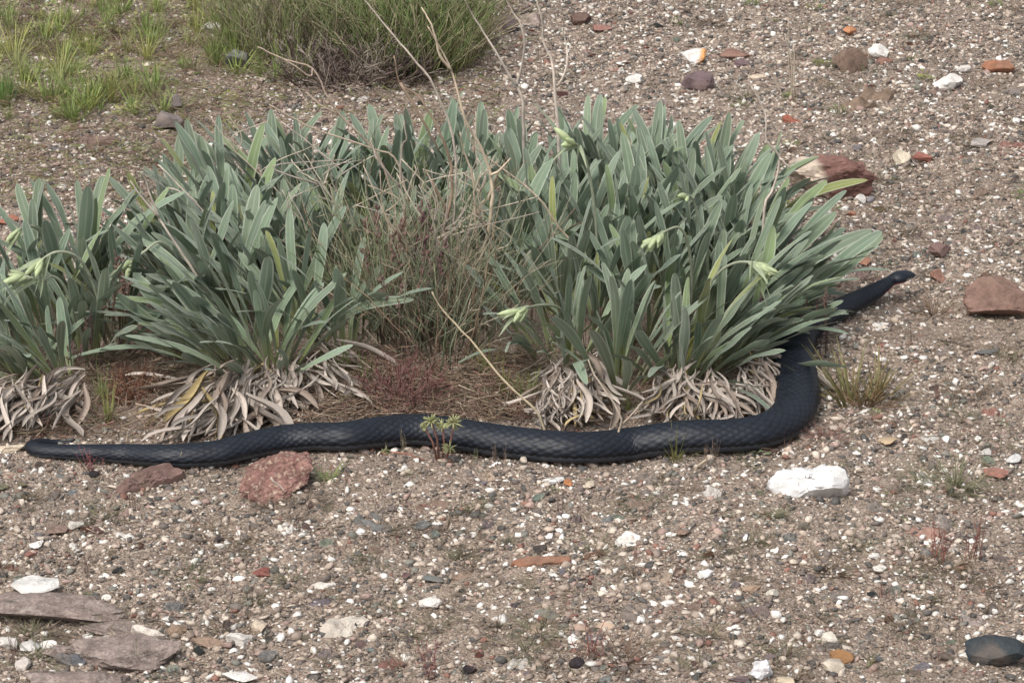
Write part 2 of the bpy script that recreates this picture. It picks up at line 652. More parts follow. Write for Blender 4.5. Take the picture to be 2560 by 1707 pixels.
def slab(outline, color, label, tilt=0.0, thick=.012, seed=0, mat='stone', name='stone', cat='stone', roll=0.0, bulge=.12, rough=.03, lift=0.0, chip=.06, terrace=0.0, under=1.02):
    """flat stone whose upper face has this outline (photo pixels); tilt = how far it leans up towards the viewer"""
    rr = np.random.default_rng(500 + seed)
    o2 = np.array(outline, float)
    cx, cy = (o2[:, 0].min() + o2[:, 0].max()) / 2, (o2[:, 1].min() + o2[:, 1].max()) / 2
    bot = P(cx, o2[:, 1].max() - 2)
    s = mpp(P(cx, cy))
    # densify outline
    pts = []
    n = len(o2)
    for i in range(n):
        a, b = o2[i], o2[(i + 1) % n]
        k = max(2, int(np.hypot(*(b - a)) / 12))
        for j in range(k):
            pts.append(a + (b - a) * j / k)
    pts = np.array(pts)
    m_ = len(pts)
    # round corners a touch, then chip the rim
    for _ in range(2):
        pts = .25 * np.roll(pts, 1, 0) + .5 * pts + .25 * np.roll(pts, -1, 0)
    sc = np.hypot(np.ptp(pts[:, 0]), np.ptp(pts[:, 1]))
    pts += rr.normal(0, sc * chip * .12, pts.shape)
    lx = (pts[:, 0] - cx) * s
    ly = (o2[:, 1].max() - pts[:, 1]) * s / math.sin(R(PITCH + 1 + tilt))
    c0 = np.array([lx.mean(), ly.mean()])
    q = np.stack([lx, ly], -1)
    rings = [(under, -1.0), ((under + 1.04) / 2, -.5), (1.0, -.16), (.965, -.02), (.9, .0), (.8, bulge * .3), (.7, bulge * .5), (.6, bulge * .6), (.5, bulge * .75), (.4, bulge * .85), (.3, bulge * .9), (.2, bulge), (.1, bulge), (.03, bulge)]
    vs, fs = [], []
    for kx, kz in rings:
        r2 = c0 + (q - c0) * kx
        z = np.full(m_, kz * thick)
        p3 = np.stack([r2[:, 0], r2[:, 1], z], -1)
        vs.append(p3)
    vs = np.concatenate(vs)
    am = thick * rough * 6
    wv = wob(vs / max(sc * s, 1e-6), rr, 9.0) * am + wob(vs / max(sc * s, 1e-6), rr, 24.0) * am * .45
    if terrace:
        wv = .75 * np.round(wv / terrace) * terrace + .25 * wv
        wv *= .8
    vs[:, 2] += wv
    vs[:, :2] += (rr.normal(0, thick * .03, (len(vs), 2)))
    for i in range(len(rings) - 1):
        for k in range(m_):
            k2 = (k + 1) % m_
            fs.append((i * m_ + k2, i * m_ + k, (i + 1) * m_ + k, (i + 1) * m_ + k2))
    fs.append(tuple(range(m_)))
    fs.append(tuple((len(rings) - 1) * m_ + k for k in range(m_))[::-1])
    # orientation: fs winding assumes outline clockwise on screen; fix by recalculating
    ct, st = math.cos(R(tilt)), math.sin(R(tilt))
    y2 = vs[:, 1] * ct - vs[:, 2] * st
    z2 = vs[:, 1] * st + vs[:, 2] * ct
    vs = np.stack([vs[:, 0], y2, z2], -1)
    base = Vector((bot.x, bot.y, bot.z + lift))
    me = new_mesh(name, vs, fs, M[mat], True)
    bm = bmesh.new()
    bm.from_mesh(me)
    bmesh.ops.recalc_face_normals(bm, faces=bm.faces)
    bm.to_mesh(me)
    bm.free()
    o = link(name, me, loc=base, color=color)
    try:
        me.set_sharp_from_angle(angle=R(40))
    except Exception:
        pass
    ALL_ROCK.append((base.x, base.y + float(np.ptp(y2)) / 2, float(np.ptp(lx)) / 2, float(np.ptp(y2)) / 2))
    return tag(o, label, cat)


WHITE, CREAM, TAN = (.74, .71, .66), (.60, .50, .39), (.42, .31, .22)
GREY, DGREY, BLUE = (.27, .24, .22), (.13, .12, .115), (.135, .15, .16)
REDB, RED, PINK, BROWN = (.26, .145, .115), (.34, .12, .08), (.44, .27, .22), (.215, .150, .115)
ORANGE, PURP = (.52, .25, .13), (.17, .12, .125)

# the big ones
slab([(1920, 1205), (1945, 1178), (1972, 1176), (1990, 1170), (2040, 1168), (2062, 1160), (2100, 1162), (2124, 1180), (2126, 1222), (2085, 1232), (2040, 1232), (1985, 1252), (1955, 1245), (1938, 1222)],
     (.80, .79, .77), 'large white limestone rock in front of the bend of the snake', tilt=38, thick=.035, seed=1, mat='chalk', rough=.02, bulge=.1, name='rock', cat='rock')
rock(700, 1172, 212, 158, (.30, .13, .10), 'reddish rock with pale lichen specks leaning against the snake', 11, 'red_lichen', .52, 9, name='rock', cat='rock', rough=.075, sub=5, rot=-8)
slab([(252, 1250), (285, 1215), (345, 1185), (385, 1165), (440, 1166), (462, 1182), (440, 1200), (375, 1212), (330, 1228), (280, 1248)],
     (.20, .130, .112), 'flat dark reddish slab in front of the tail of the snake', tilt=14, thick=.02, seed=3, rough=.05)
M['two'] = two_tone_mat('red_and_grey_stone', (.50, .42, .34), (.215, .120, .100), (0.94, 0.25, .22), -.012)
rock(2080, 440, 238, 122, (.3, .15, .12), 'red rock with a pale grey broken end beside the leafy plants', 24, 'two', .62, 9, name='rock', cat='rock', rough=.06, sub=5)
rock(2127, 150, 96, 80, BROWN, 'dark brown rock with a shaded hollow, beside a white stone', 33, 'stone', .7, 10, name='rock', cat='rock', rot=12)
rock(2202, 128, 66, 44, WHITE, 'white rounded stone beside the dark brown hollow rock', 34, 'chalk', .5)
rock(2208, 152, 50, 30, REDB, 'small reddish stone below the white rounded stone', 134, 'stone', .4)
rock(1838, 134, 82, 34, REDB, 'flat red-brown stone beside the white and orange stone', 35, 'stone', .4)
rock(1856, 158, 44, 26, PURP, 'small purplish stone touching the flat red-brown stone', 135, 'stone', .4)
M['orangewhite'] = two_tone_mat('white_orange_stone', (.70, .66, .62), (.58, .30, .12), (1, 0, -.3), .010)
rock(1727, 137, 78, 50, WHITE, 'white stone stained orange at one end', 36, 'orangewhite', .5)
rock(2124, 78, 36, 28, ORANGE, 'small orange stone on the open gravel', 37, 'stone', .6)
rock(1738, 205, 94, 62, PURP, 'dark purplish rock below the white and orange stone', 38, 'stone', .6, name='rock', cat='rock')
rock(1890, 193, 50, 30, CREAM, 'cream stone beside a thin upright dry stalk', 39, 'chalk', .45)
rock(1584, 196, 46, 26, WHITE, 'oblong white stone above the tall leaf tips', 40, 'chalk', .45)
slab([(2098, 268), (2150, 235), (2205, 222), (2270, 220), (2240, 240), (2190, 268), (2130, 288)], (.235, .17, .125), 'long flat brown stone lying behind the red and grey rock', tilt=6, thick=.018, seed=41, rough=.05)
rock(2368, 206, 78, 48, WHITE, 'bright white angular stone beside a yellow-green herb', 42, 'chalk', .5, rot=-16)
rock(2410, 175, 42, 28, (.66, .62, .57), 'small white stone behind the bright white angular stone', 43, 'chalk', .5)
rock(2500, 166, 92, 42, (.34, .155, .09), 'long orange-red stone on the upper gravel', 44, 'stone', .45)
rock(2254, 394, 46, 42, (.62, .54, .42), 'round cream stone touching a red stone', 45, 'chalk', .6, 5)
rock(2302, 392, 62, 34, (.30, .13, .10), 'red stone touching the round cream stone', 46, 'stone', .45)
rock(2450, 357, 60, 36, (.40, .36, .33), 'pale grey flat stone half sunk in gravel', 47, 'stone', .35)
rock(2151, 497, 32, 30, WHITE, 'white pebble below the red and grey rock', 48, 'chalk', .6, 5)
rock(2177, 498, 26, 22, (.25, .25, .28), 'blue-grey pebble below the red and grey rock', 49, 'stone', .6)
rock(2131, 535, 32, 22, (.36, .19, .13), 'small reddish pebble beside the right-hand leaf tips', 50)
rock(2096, 657, 50, 34, WHITE, 'white stone touching an orange stone behind the head of the snake', 51, 'chalk', .5)
rock(2146, 653, 64, 30, (.47, .25, .17), 'orange-pink stone behind the neck of the snake', 52, 'stone', .4)
rock(2341, 686, 46, 48, (.36, .20, .15), 'squarish pink-brown stone in front of the snout of the snake', 53, 'stone', .5)
rock(2352, 628, 64, 50, (.20, .12, .115), 'dark reddish stone beyond the head of the snake', 54, 'stone', .5)
rock(2525, 755, 235, 128, (.235, .15, .12), 'big reddish-brown rock with a pointed ridge at the gravel edge', 71, 'stone', .62, 7, lo=.3, hi=.6, name='rock', cat='rock', rough=.06, sub=5, rot=4)
rock(528, 66, 82, 36, WHITE, 'white stone among green grass below a yellow flower', 56, 'chalk', .5)
rock(590, 148, 62, 62, (.175, .185, .165), 'grey-green blocky stone behind thin grass blades', 57, 'stone', .75, 10)
rock(415, 300, 88, 62, (.235, .20, .185), 'grey stone with an undercut foot behind the leafy plants', 58, 'stone', .7, 8, rot=-10)
rock(438, 262, 36, 40, (.235, .20, .195), 'small knob-shaped grey stone on top of the undercut stone', 59, 'stone', .9, 6, sink=0)
rock(1448, 48, 62, 46, (.17, .11, .095), 'dark brown stone near the green shrub', 60, 'stone', .6)
rock(1330, 48, 64, 46, (.56, .46, .40), 'pale stone beside the green shrub', 61, 'chalk', .5)
rock(1268, 60, 56, 54, (.185, .14, .14), 'dark purple-grey stone at the foot of the green shrub', 163, 'stone', .6)
rock(1500, 72, 58, 26, (.31, .165, .135), 'reddish stone beside the dark brown stone', 64, 'stone', .4)
slab([(1955, 280), (1975, 288), (2010, 305), (2012, 313), (1985, 310), (1960, 296)], (.33, .12, .08), 'thin red stone sliver behind the leafy plants', tilt=10, thick=.008, seed=65)
# lower left

rock(105, 1514, 450, 140, (.2, .15, .13), 'broad layered grey-brown bedrock slab under the white oval plate', 66, 'bedrock', .34, 18, name='rock', cat='rock', rough=.05, sub=5, lo=.32, hi=.85, sink=.5, rot=3)
rock(290, 1566, 190, 54, (.2, .15, .13), 'smaller wedge of bedrock against the broad slab', 141, 'bedrock', .34, 14, name='rock', cat='rock', rough=.05, sub=5, lo=.35, hi=.8, sink=.5, rot=6)
rock(310, 1634, 330, 88, (.2, .15, .13), 'lower bedrock slab with a rough pinkish-brown top', 67, 'bedrock', .34, 18, name='rock', cat='rock', rough=.06, sub=5, lo=.32, hi=.85, sink=.5, rot=-3)
rock(160, 1630, 110, 44, (.2, .15, .13), 'small bedrock piece beside the white pointed stone', 142, 'bedrock', .4, 12, name='rock', cat='rock', rough=.06, sub=4, sink=.4)
rock(205, 1700, 310, 80, (.2, .15, .13), 'bedrock slab at the bottom below the dark slate', 68, 'bedrock', .34, 18, name='rock', cat='rock', rough=.06, sub=5, lo=.32, hi=.85, sink=.5)
slab([(12, 1490), (40, 1474), (72, 1466), (110, 1472), (142, 1476), (151, 1493), (120, 1508), (85, 1516), (50, 1508)], (.66, .65, .61), 'white oval stone plate lying on the bedrock slab', tilt=5, thick=.010, seed=69, mat='chalk', rough=.02, lift=.012, under=.6)
rock(22, 1606, 64, 44, WHITE, 'white block at the end of a row of white stones by the bedrock', 70, 'chalk', .5)
rock(78, 1616, 62, 34, (.72, .70, .66), 'white wedge-shaped stone between two white stones by the bedrock', 71, 'chalk', .45)
rock(124, 1611, 54, 28, WHITE, 'white pointed stone beside a red patch of bedrock', 72, 'chalk', .45)
slab([(122, 1640), (150, 1632), (190, 1640), (222, 1658), (200, 1672), (150, 1660)], (.12, .125, .135), 'dark slate stone set in the bedrock', tilt=20, thick=.012, seed=73)
rock(64, 1660, 54, 40, (.60, .54, .49), 'pinkish-white stone below the white wedge-shaped stone', 74, 'chalk', .5)
slab([(318, 1578), (352, 1580), (390, 1590), (424, 1604), (380, 1604), (335, 1594)], (.66, .60, .53), 'thin cream slab leaning on the bedrock beside a brown cap stone', tilt=22, thick=.008, seed=75, mat='chalk', lift=.006)
rock(436, 1573, 66, 28, (.255, .185, .135), 'brown cap-shaped stone with a dark gap below', 76, 'stone', .6)
rock(522, 1604, 100, 34, (.31, .22, .165), 'flat tan-brown stone beside a white angular stone', 77, 'stone', .4)
rock(602, 1594, 76, 36, WHITE, 'white angular stone next to a round cream stone', 78, 'chalk', .5)
rock(650, 1566, 46, 36, CREAM, 'round cream stone next to the white angular stone', 79, 'chalk', .6, 5)
rock(600, 1692, 96, 36, (.76, .74, .70), 'white oblong stone lying at the bottom edge of the gravel', 80, 'chalk', .5, rot=6)
slab([(795, 1590), (800, 1568), (840, 1555), (890, 1545), (925, 1548), (905, 1572), (880, 1592), (830, 1598)], (.66, .60, .52), 'large cream stone slab half buried in gravel', tilt=8, thick=.014, seed=81, mat='chalk', rough=.03)
slab([(878, 1290), (910, 1284), (950, 1300), (985, 1320), (980, 1335), (920, 1330), (880, 1312)], (.17, .17, .165), 'blue-grey flat stone beside a lichen-brown slab', tilt=6, thick=.012, seed=82, rough=.05)
slab([(975, 1270), (1020, 1248), (1075, 1245), (1120, 1268), (1135, 1290), (1080, 1300), (1010, 1292)], (.235, .165, .13), 'brown slab sunk in the gravel below the snake', tilt=4, thick=.012, seed=83, rough=.06)
slab([(1275, 1402), (1330, 1394), (1425, 1390), (1435, 1400), (1420, 1408), (1350, 1414), (1280, 1420)], (.31, .155, .10), 'long red-brown splinter of stone in the lower gravel', tilt=30, thick=.010, seed=84, rough=.03)
slab([(1442, 1397), (1470, 1384), (1515, 1378), (1520, 1386), (1480, 1396), (1450, 1402)], (.17, .095, .07), 'dark brown splinter beside the long red-brown splinter', tilt=18, thick=.008, seed=85)
slab([(1118, 1446), (1150, 1430), (1190, 1428), (1182, 1444), (1160, 1452)], (.29, .21, .16), 'brown wedge-shaped flat stone in the lower gravel', tilt=8, thick=.010, seed=86)
rock(1090, 1447, 66, 24, (.165, .175, .165), 'dark grey-green flat stone beside the brown wedge-shaped stone', 87, 'stone', .4)
slab([(1325, 1540), (1350, 1528), (1390, 1530), (1410, 1542), (1385, 1562), (1345, 1556)], (.205, .205, .175), 'grey-green flat stone near two pinkish pebbles', tilt=6, thick=.012, seed=88)
rock(1452, 1566, 44, 22, (.50, .36, .29), 'pinkish pebble beside the grey-green flat stone', 89, 'chalk')
rock(1508, 1564, 60, 24, (.52, .39, .29), 'oblong pinkish-cream pebble near a red-stemmed herb', 90, 'chalk')
rock(1485, 1590, 46, 28, (.145, .155, .165), 'dark blue-grey pebble below the pinkish pebbles', 91)
rock(1072, 1506, 66, 40, (.70, .66, .61), 'cluster-like knobbly white stone in the lower gravel', 92, 'chalk', .5, rough=.1)
slab([(764, 1466), (800, 1460), (842, 1455), (838, 1464), (805, 1478)], (.72, .68, .62), 'flat white flake on the lower gravel', tilt=12, thick=.007, seed=93, mat='chalk')
slab([(760, 1508), (785, 1498), (825, 1496), (832, 1510), (800, 1524)], (.175, .15, .17), 'purple-grey flat stone below the flat white flake', tilt=8, thick=.010, seed=94)
rock(654, 1430, 44, 30, (.28, .10, .085), 'dark red stone on the lower left gravel', 95)
rock(188, 1313, 44, 32, WHITE, 'white angular stone below the flat reddish slab', 96, 'chalk')
rock(136, 1324, 70, 28, (.235, .165, .135), 'flat brown stone beside the white angular stone', 97)
rock(93, 1360, 42, 30, (.70, .66, .62), 'white stone touching a dark red pebble', 98, 'chalk')
rock(78, 1384, 36, 24, (.28, .11, .10), 'dark red pebble touching a white stone', 99)
rock(1383, 1199, 56, 24, (.74, .73, .71), 'smooth white oblong pebble next to an orange pebble', 100, 'chalk', .5, 4)
rock(1419, 1208, 24, 24, (.50, .22, .10), 'orange pebble next to a smooth white pebble', 101)
rock(1473, 1211, 38, 24, (.66, .57, .45), 'cream pebble below the scaly middle of the snake', 102, 'chalk')
slab([(2042, 1498), (2080, 1480), (2130, 1480), (2145, 1492), (2120, 1510), (2085, 1520)], (.22, .195, .18), 'grey pentagonal flat stone on bare sandy soil', tilt=7, thick=.011, seed=103, rough=.02)
slab([(2365, 1552), (2385, 1534), (2440, 1532), (2468, 1545), (2462, 1572), (2415, 1568)], (.31, .265, .245), 'pale grey flat stone above the blue-black rock', tilt=7, thick=.012, seed=104, rough=.03)
rock(2480, 1632, 168, 98, (.045, .055, .062), 'smooth blue-black rock with a red stain', 105, 'stone', .55, 8, name='rock', cat='rock', rough=.035, sub=5)
rock(2545, 1640, 40, 44, (.25, .10, .08), 'small dark red stone against the blue-black rock', 106)
rock(2102, 1638, 66, 42, (.27, .145, .065), 'rusty orange-brown stone behind a cream stone', 107, 'stone', .5)
rock(2080, 1662, 66, 44, (.62, .55, .45), 'cream knobbly stone in front of the rusty orange-brown stone', 108, 'chalk', .55)
rock(2048, 1580, 32, 24, WHITE, 'small white pebble touching a dome-shaped pale stone', 109, 'chalk', .6)
rock(2078, 1592, 50, 36, (.62, .57, .49), 'dome-shaped pale stone resting on a dark flat stone', 110, 'chalk', .6, 5)
rock(2080, 1611, 52, 20, (.15, .13, .12), 'dark flat stone under the dome-shaped pale stone', 111)
rock(1908, 1672, 66, 66, (.82, .82, .84), 'bright white folded chalk lump at the gravel bottom', 112, 'chalk', .7, 7, rough=.10, rot=20)
rock(1850, 1698, 60, 26, (.165, .125, .125), 'dark flat stone against the white chalk lump', 113)
rock(1970, 1702, 64, 30, (.55, .46, .34), 'tan stone beside the white chalk lump', 114, 'chalk')
rock(1927, 1643, 44, 20, (.17, .13, .13), 'dark purple pebble above the white chalk lump', 115)
rock(1764, 1434, 44, 30, (.76, .74, .71), 'white pointed stone on bare sandy soil', 116, 'chalk', .5)
rock(1933, 1484, 38, 26, (.70, .65, .56), 'round white pebble left of the grey pentagonal stone', 117, 'chalk', .55, 5)
rock(1876, 1470, 56, 30, (.46, .33, .235), 'tan flat stone on bare sandy soil', 118)
rock(2200, 1424, 40, 30, (.74, .70, .63), 'white wedge pebble in the right-hand gravel', 119, 'chalk')
rock(2187, 1390, 32, 22, (.72, .69, .64), 'small white pebble above the white wedge pebble', 120, 'chalk')
slab([(2255, 1330), (2290, 1320), (2345, 1318), (2358, 1335), (2345, 1352), (2300, 1346)], (.37, .225, .18), 'flat pinkish-brown stone under red-stemmed sprigs', tilt=5, thick=.010, seed=121)
rock(2380, 1374, 36, 22, (.58, .53, .47), 'pale pebble beside the flat pinkish-brown stone', 122, 'chalk')
rock(2485, 1180, 70, 44, (.37, .175, .14), 'pinkish-red flat stone below a row of white stones', 123, 'stone', .35)
rock(2536, 1148, 46, 34, (.74, .73, .71), 'white stone ending a row above the pinkish-red stone', 124, 'chalk')
rock(2465, 1132, 36, 26, (.60, .57, .53), 'pale grey stone starting a row above the pinkish-red stone', 125, 'chalk')
rock(2222, 1103, 56, 30, (.48, .37, .24), 'tan angular stone right of the bend of the snake', 126, 'chalk', .45)
rock(2285, 1060, 32, 26, (.58, .45, .38), 'pinkish pebble above the tan angular stone', 127, 'chalk')
rock(22, 1120, 78, 30, (.64, .54, .42), 'cream stone touching the tail of the snake', 128, 'chalk', .45)
rock(2466, 880, 70, 22, (.12, .125, .13), 'dark blue-grey sliver in the gravel below the big reddish rock', 129)
rock(2020, 942, 58, 36, (.36, .26, .215), 'dusty brown clod touching the bend of the snake', 130)
rock(1712, 1130 + 200, 40, 26, (.25, .17, .13), 'brown stone in the gravel left of the white rock', 131)
rock(250, 352, 110, 36, (.20, .14, .115), 'brown earthen clod among dry litter', 132, 'stone', .5, rough=.1)
rock(290, 560, 64, 36, (.66, .60, .54), 'whitish stone glimpsed between the left leafy plants', 133, 'chalk')
rock(20, 548, 60, 30, (.34, .15, .10), 'red stone behind the left leafy plants', 136)
rock(664, 330, 34, 22, (.60, .47, .36), 'cream pebble behind the leafy plants', 137, 'chalk')
rock(912, 250, 40, 24, (.66, .62, .58), 'white pebble at the foot of the dry stems', 138, 'chalk')
rock(1020, 1180, 30, 24, (.50, .44, .33), 'small pale pebble under the star-leaved herb', 139, 'chalk')

FLAT = [('brown', (.235, .175, .14)), ('grey-brown', (.26, .225, .20)), ('slate-grey', (.165, .165, .16)), ('reddish', (.25, .135, .11)), ('tan', (.37, .29, .225)), ('chalky white', (.68, .65, .60)), ('purplish', (.18, .145, .145))]
made = 0
while made < 64:
    px, py = random.uniform(0, 2560), random.uniform(60, 1700)
    if (py < 1180 and py > 380 and px < 2080) or (px < 640 and py < 330) or (560 < px < 1200 and py < 230) or (py < 500 and px < 1250):
        continue
    if py < 1150 and random.random() < .45:
        continue
    w = random.uniform(20, 52) * (.6 + .5 * py / 1707)
    p_ = P(px, py)
    if any(((p_.x - a) / (c + w * .0006)) ** 2 + ((p_.y - b) / (d + w * .0006)) ** 2 < 1 for a, b, c, d in ALL_ROCK):
        continue
    k = random.randint(5, 8)
    a0 = random.uniform(0, 6.28)
    ol = []
    for i in range(k):
        a = a0 + (i + random.uniform(-.3, .3)) / k * 6.283
        r_ = w * random.uniform(.75, 1.1)
        ol.append((px + math.cos(a) * r_, py + math.sin(a) * r_ * .42))
    nm, cc = random.choice(FLAT)
    kk = random.uniform(.85, 1.15)
    o = slab(ol, tuple(c * kk for c in cc), '%s flat stone half sunk in the open gravel' % nm, tilt=random.uniform(-3, 10), thick=random.uniform(.007, .014), seed=700 + made, rough=.04, mat='chalk' if nm == 'chalky white' else 'stone', name='flat_stone')
    o['group'] = '%s flat stones in the gravel' % nm
    made += 1

# ------------------------------------------------------------------ the snake
def catmull(pts, n=14):
    pts = [np.array(p, float) for p in pts]
    pts = [2 * pts[0] - pts[1]] + pts + [2 * pts[-1] - pts[-2]]
    out = []
    for i in range(1, len(pts) - 2):
        p0, p1, p2, p3 = pts[i - 1:i + 3]
        for k in range(n):
            t = k / n
            out.append(.5 * ((2 * p1) + (-p0 + p2) * t + (2 * p0 - 5 * p1 + 4 * p2 - p3) * t * t + (-p0 + 3 * p1 - 3 * p2 + p3) * t ** 3))
    out.append(pts[-2])
    return np.array(out)


SN = [  # px, py of the middle of the visible band, its thickness, extra height (m), width factor
    (178, 1106, 5, 0, 1), (140, 1105, 13, 0, 1), (106, 1107, 22, 0, 1), (86, 1112, 29, 0, 1), (82, 1120, 33, 0, 1), (104, 1126, 35, 0, 1),
    (150, 1129, 36, 0, 1), (230, 1132, 42, 0, 1), (316, 1135, 50, 0, 1), (428, 1140, 58, 0, 1), (541, 1134, 64, 0, 1), (609, 1118, 67, 0, 1),
    (700, 1100, 70, 0, 1), (776, 1093, 70, 0, 1), (860, 1092, 72, 0, 1), (940, 1083, 78, 0, 1), (1030, 1075, 78, 0, 1), (1120, 1083, 78, 0, 1),
    (1256, 1104, 80, 0, 1), (1391, 1118, 79, 0, 1), (1481, 1120, 80, 0, 1), (1571, 1112, 82, 0, 1), (1644, 1101, 82, 0, 1), (1730, 1092, 82, 0, 1),
    (1813, 1091, 83, 0, 1), (1889, 1083, 84, 0, 1), (1948, 1062, 86, 0, 1), (1984, 1028, 88, 0, 1), (1994, 985, 88, 0, 1), (1990, 935, 86, 0, 1),
    (1984, 885, 82, 0, 1), (1998, 838, 74, 0, 1), (2042, 802, 62, 0, 1), (2100, 773, 52, 0, 1), (2145, 750, 47, .001, 1), (2182, 732, 43, .006, .95),
    (2210, 714, 35, .015, .9), (2227, 702, 28, .021, .9), (2243, 695, 32, .024, 1.15), (2260, 690, 29, .0255, 1.12), (2274, 688, 22, .0270, 1.1), (2283, 688, 13, .0285, 1.1), (2286, 688, 1, .0300, 1.1)]
rows = []
for px, py, th, up, wf in SN:
    s = mpp(P(px, py))
    r = th * s / 2 / .936
    p = P(px, py, r * .9 + up)
    rows.append((p.x, p.y, p.z, r, wf))
cur = catmull(rows, 16)
seg = np.linalg.norm(np.diff(cur[:, :3], axis=0), axis=1)
arc = np.concatenate([[0], np.cumsum(seg)])
NR = int(arc[-1] / 0.0013)
sarr = np.linspace(0, arc[-1], NR)
path = np.stack([np.interp(sarr, arc, cur[:, k]) for k in range(5)], -1)
path[:, 3] = np.clip(path[:, 3], .0004, None)
for _ in range(3):
    path[1:-1] = .25 * path[:-2] + .5 * path[1:-1] + .25 * path[2:]
# settle on the ground
lying = np.interp(sarr, arc, np.interp(arc, arc, cur[:, 2] - 0))
NS = 84
T = np.gradient(path[:, :3], axis=0)
T /= np.linalg.norm(T, axis=1)[:, None]
side = np.cross(T, np.array([0, 0, 1.0]))
side /= np.linalg.norm(side, axis=1)[:, None]
upv = np.cross(side, T)
ang = np.linspace(0, 2 * math.pi, NS, endpoint=False)     # 0 = to the side, pi/2 = up
A, U = np.meshgrid(ang, sarr)
rad = path[:, 3][:, None]
body_len = arc[-1]
dor = (A + math.pi / 2) % (2 * math.pi) - math.pi          # 0 at the top, +-pi at the belly
belly_edge = 1.70
is_belly = np.abs(dor) > belly_edge
# keeled rows of scales: a diamond lattice round the body
rows_n = 17.0
bcoord = dor / belly_edge * rows_n / 2
acoord = U / 0.0068
q1, q2 = (acoord + bcoord) / 1.0, (acoord - bcoord) / 1.0
f1, f2 = np.abs(q1 / 2 % 1 - .5) * 2, np.abs(q2 / 2 % 1 - .5) * 2
edge = np.maximum(np.abs((q1 / 2) % 1 - .5), np.abs((q2 / 2) % 1 - .5)) * 2        # 0 centre .. 1 rim
along = ((q1 / 2) % 1 + (q2 / 2) % 1 - 1)
dome = np.clip(1 - edge ** 3, 0, 1) + .25 * along
bel = (U / 0.0078 + .5) % 1
bel_dome = np.clip(1 - np.abs(bel - .5) ** 4 * 16, 0, 1) * .7
scal = 0.11 * np.abs(np.cos(U / 0.0078 * math.pi)) - .05
is_belly = np.abs(dor) > belly_edge + scal
hgt = np.where(is_belly, bel_dome * .7, dome)
size_f = np.clip(path[:, 3] / .018, .15, 1)[:, None]
head_f = np.clip((body_len - .045 - U) / .02, 0, 1)
line = np.exp(-((np.abs(dor) - belly_edge - scal) / .075) ** 2)
dsp = (hgt * .00085 - line * .0009) * size_f * head_f
rw = rad * 1.12 * path[:, 4][:, None]
rh = rad * .90
flat = np.where(np.sin(A) < 0, np.clip(1 - .22 * (-np.sin(A)) ** 3, .7, 1), 1)     # belly pressed flat
ex = (np.cos(A) * (rw + dsp))[..., None] * side[:, None, :]
ez = (np.sin(A) * flat * (rh + dsp))[..., None] * upv[:, None, :]
sv = (path[:, None, :3] + ex + ez)
# belly colour, scale gaps, throat
colr = np.zeros(sv.shape)
dorsal = np.array([.0085, .0130, .0225])
colr[:] = dorsal
gap = np.clip((edge - .70) / .25, 0, 1)[..., None] * head_f[..., None]
colr = colr * (1 - .7 * gap)
colr = np.where(is_belly[..., None], np.array([.040, .046, .058]), colr)
colr = colr * (1 - .93 * np.clip(line, 0, 1)[..., None])
fromhead = body_len - U
throat = (np.abs(dor) > 1.8) & (fromhead > .028) & (fromhead < .062)
colr = np.where(throat[..., None], np.array([.20, .035, .055]), colr)
lip = (np.abs(dor) > 1.55) & (np.abs(dor) < 2.25) & (fromhead < .024) & (fromhead > .002) & (np.sin(U * 1100) > -.3)
colr = np.where(lip[..., None], np.array([.30, .29, .27]), colr)
idx = np.arange(NR * NS).reshape(NR, NS)
nxt = np.roll(idx, -1, 1)
sf = np.stack([idx[:-1], idx[1:], nxt[1:], nxt[:-1]], -1).reshape(-1, 4)
org = Vector((float(path[NR // 2, 0]), float(path[NR // 2, 1]), 0))
sv2 = sv.reshape(-1, 3) - np.array(org)
sme = np_mesh('snake', sv2, sf, M['snake'], colr.reshape(-1, 3))
snake = link('snake', sme, loc=org)
tag(snake, 'long glossy black snake winding round the leafy plants with its head raised', 'snake')
ih = int(NR - 1 - .0145 / (arc[-1] / NR))
for sg in (-1, 1):
    c = path[ih, :3] + side[ih] * rw[ih, 0] * .80 * sg + upv[ih] * rh[ih, 0] * .42
    v, f = ICO[2]
    e = link('eye', new_mesh('eye', v * .0014, f, M['eye']), snake, Vector(c) - org)
snake_xy = path[::8, :2]
snake_r = path[::8, 3]

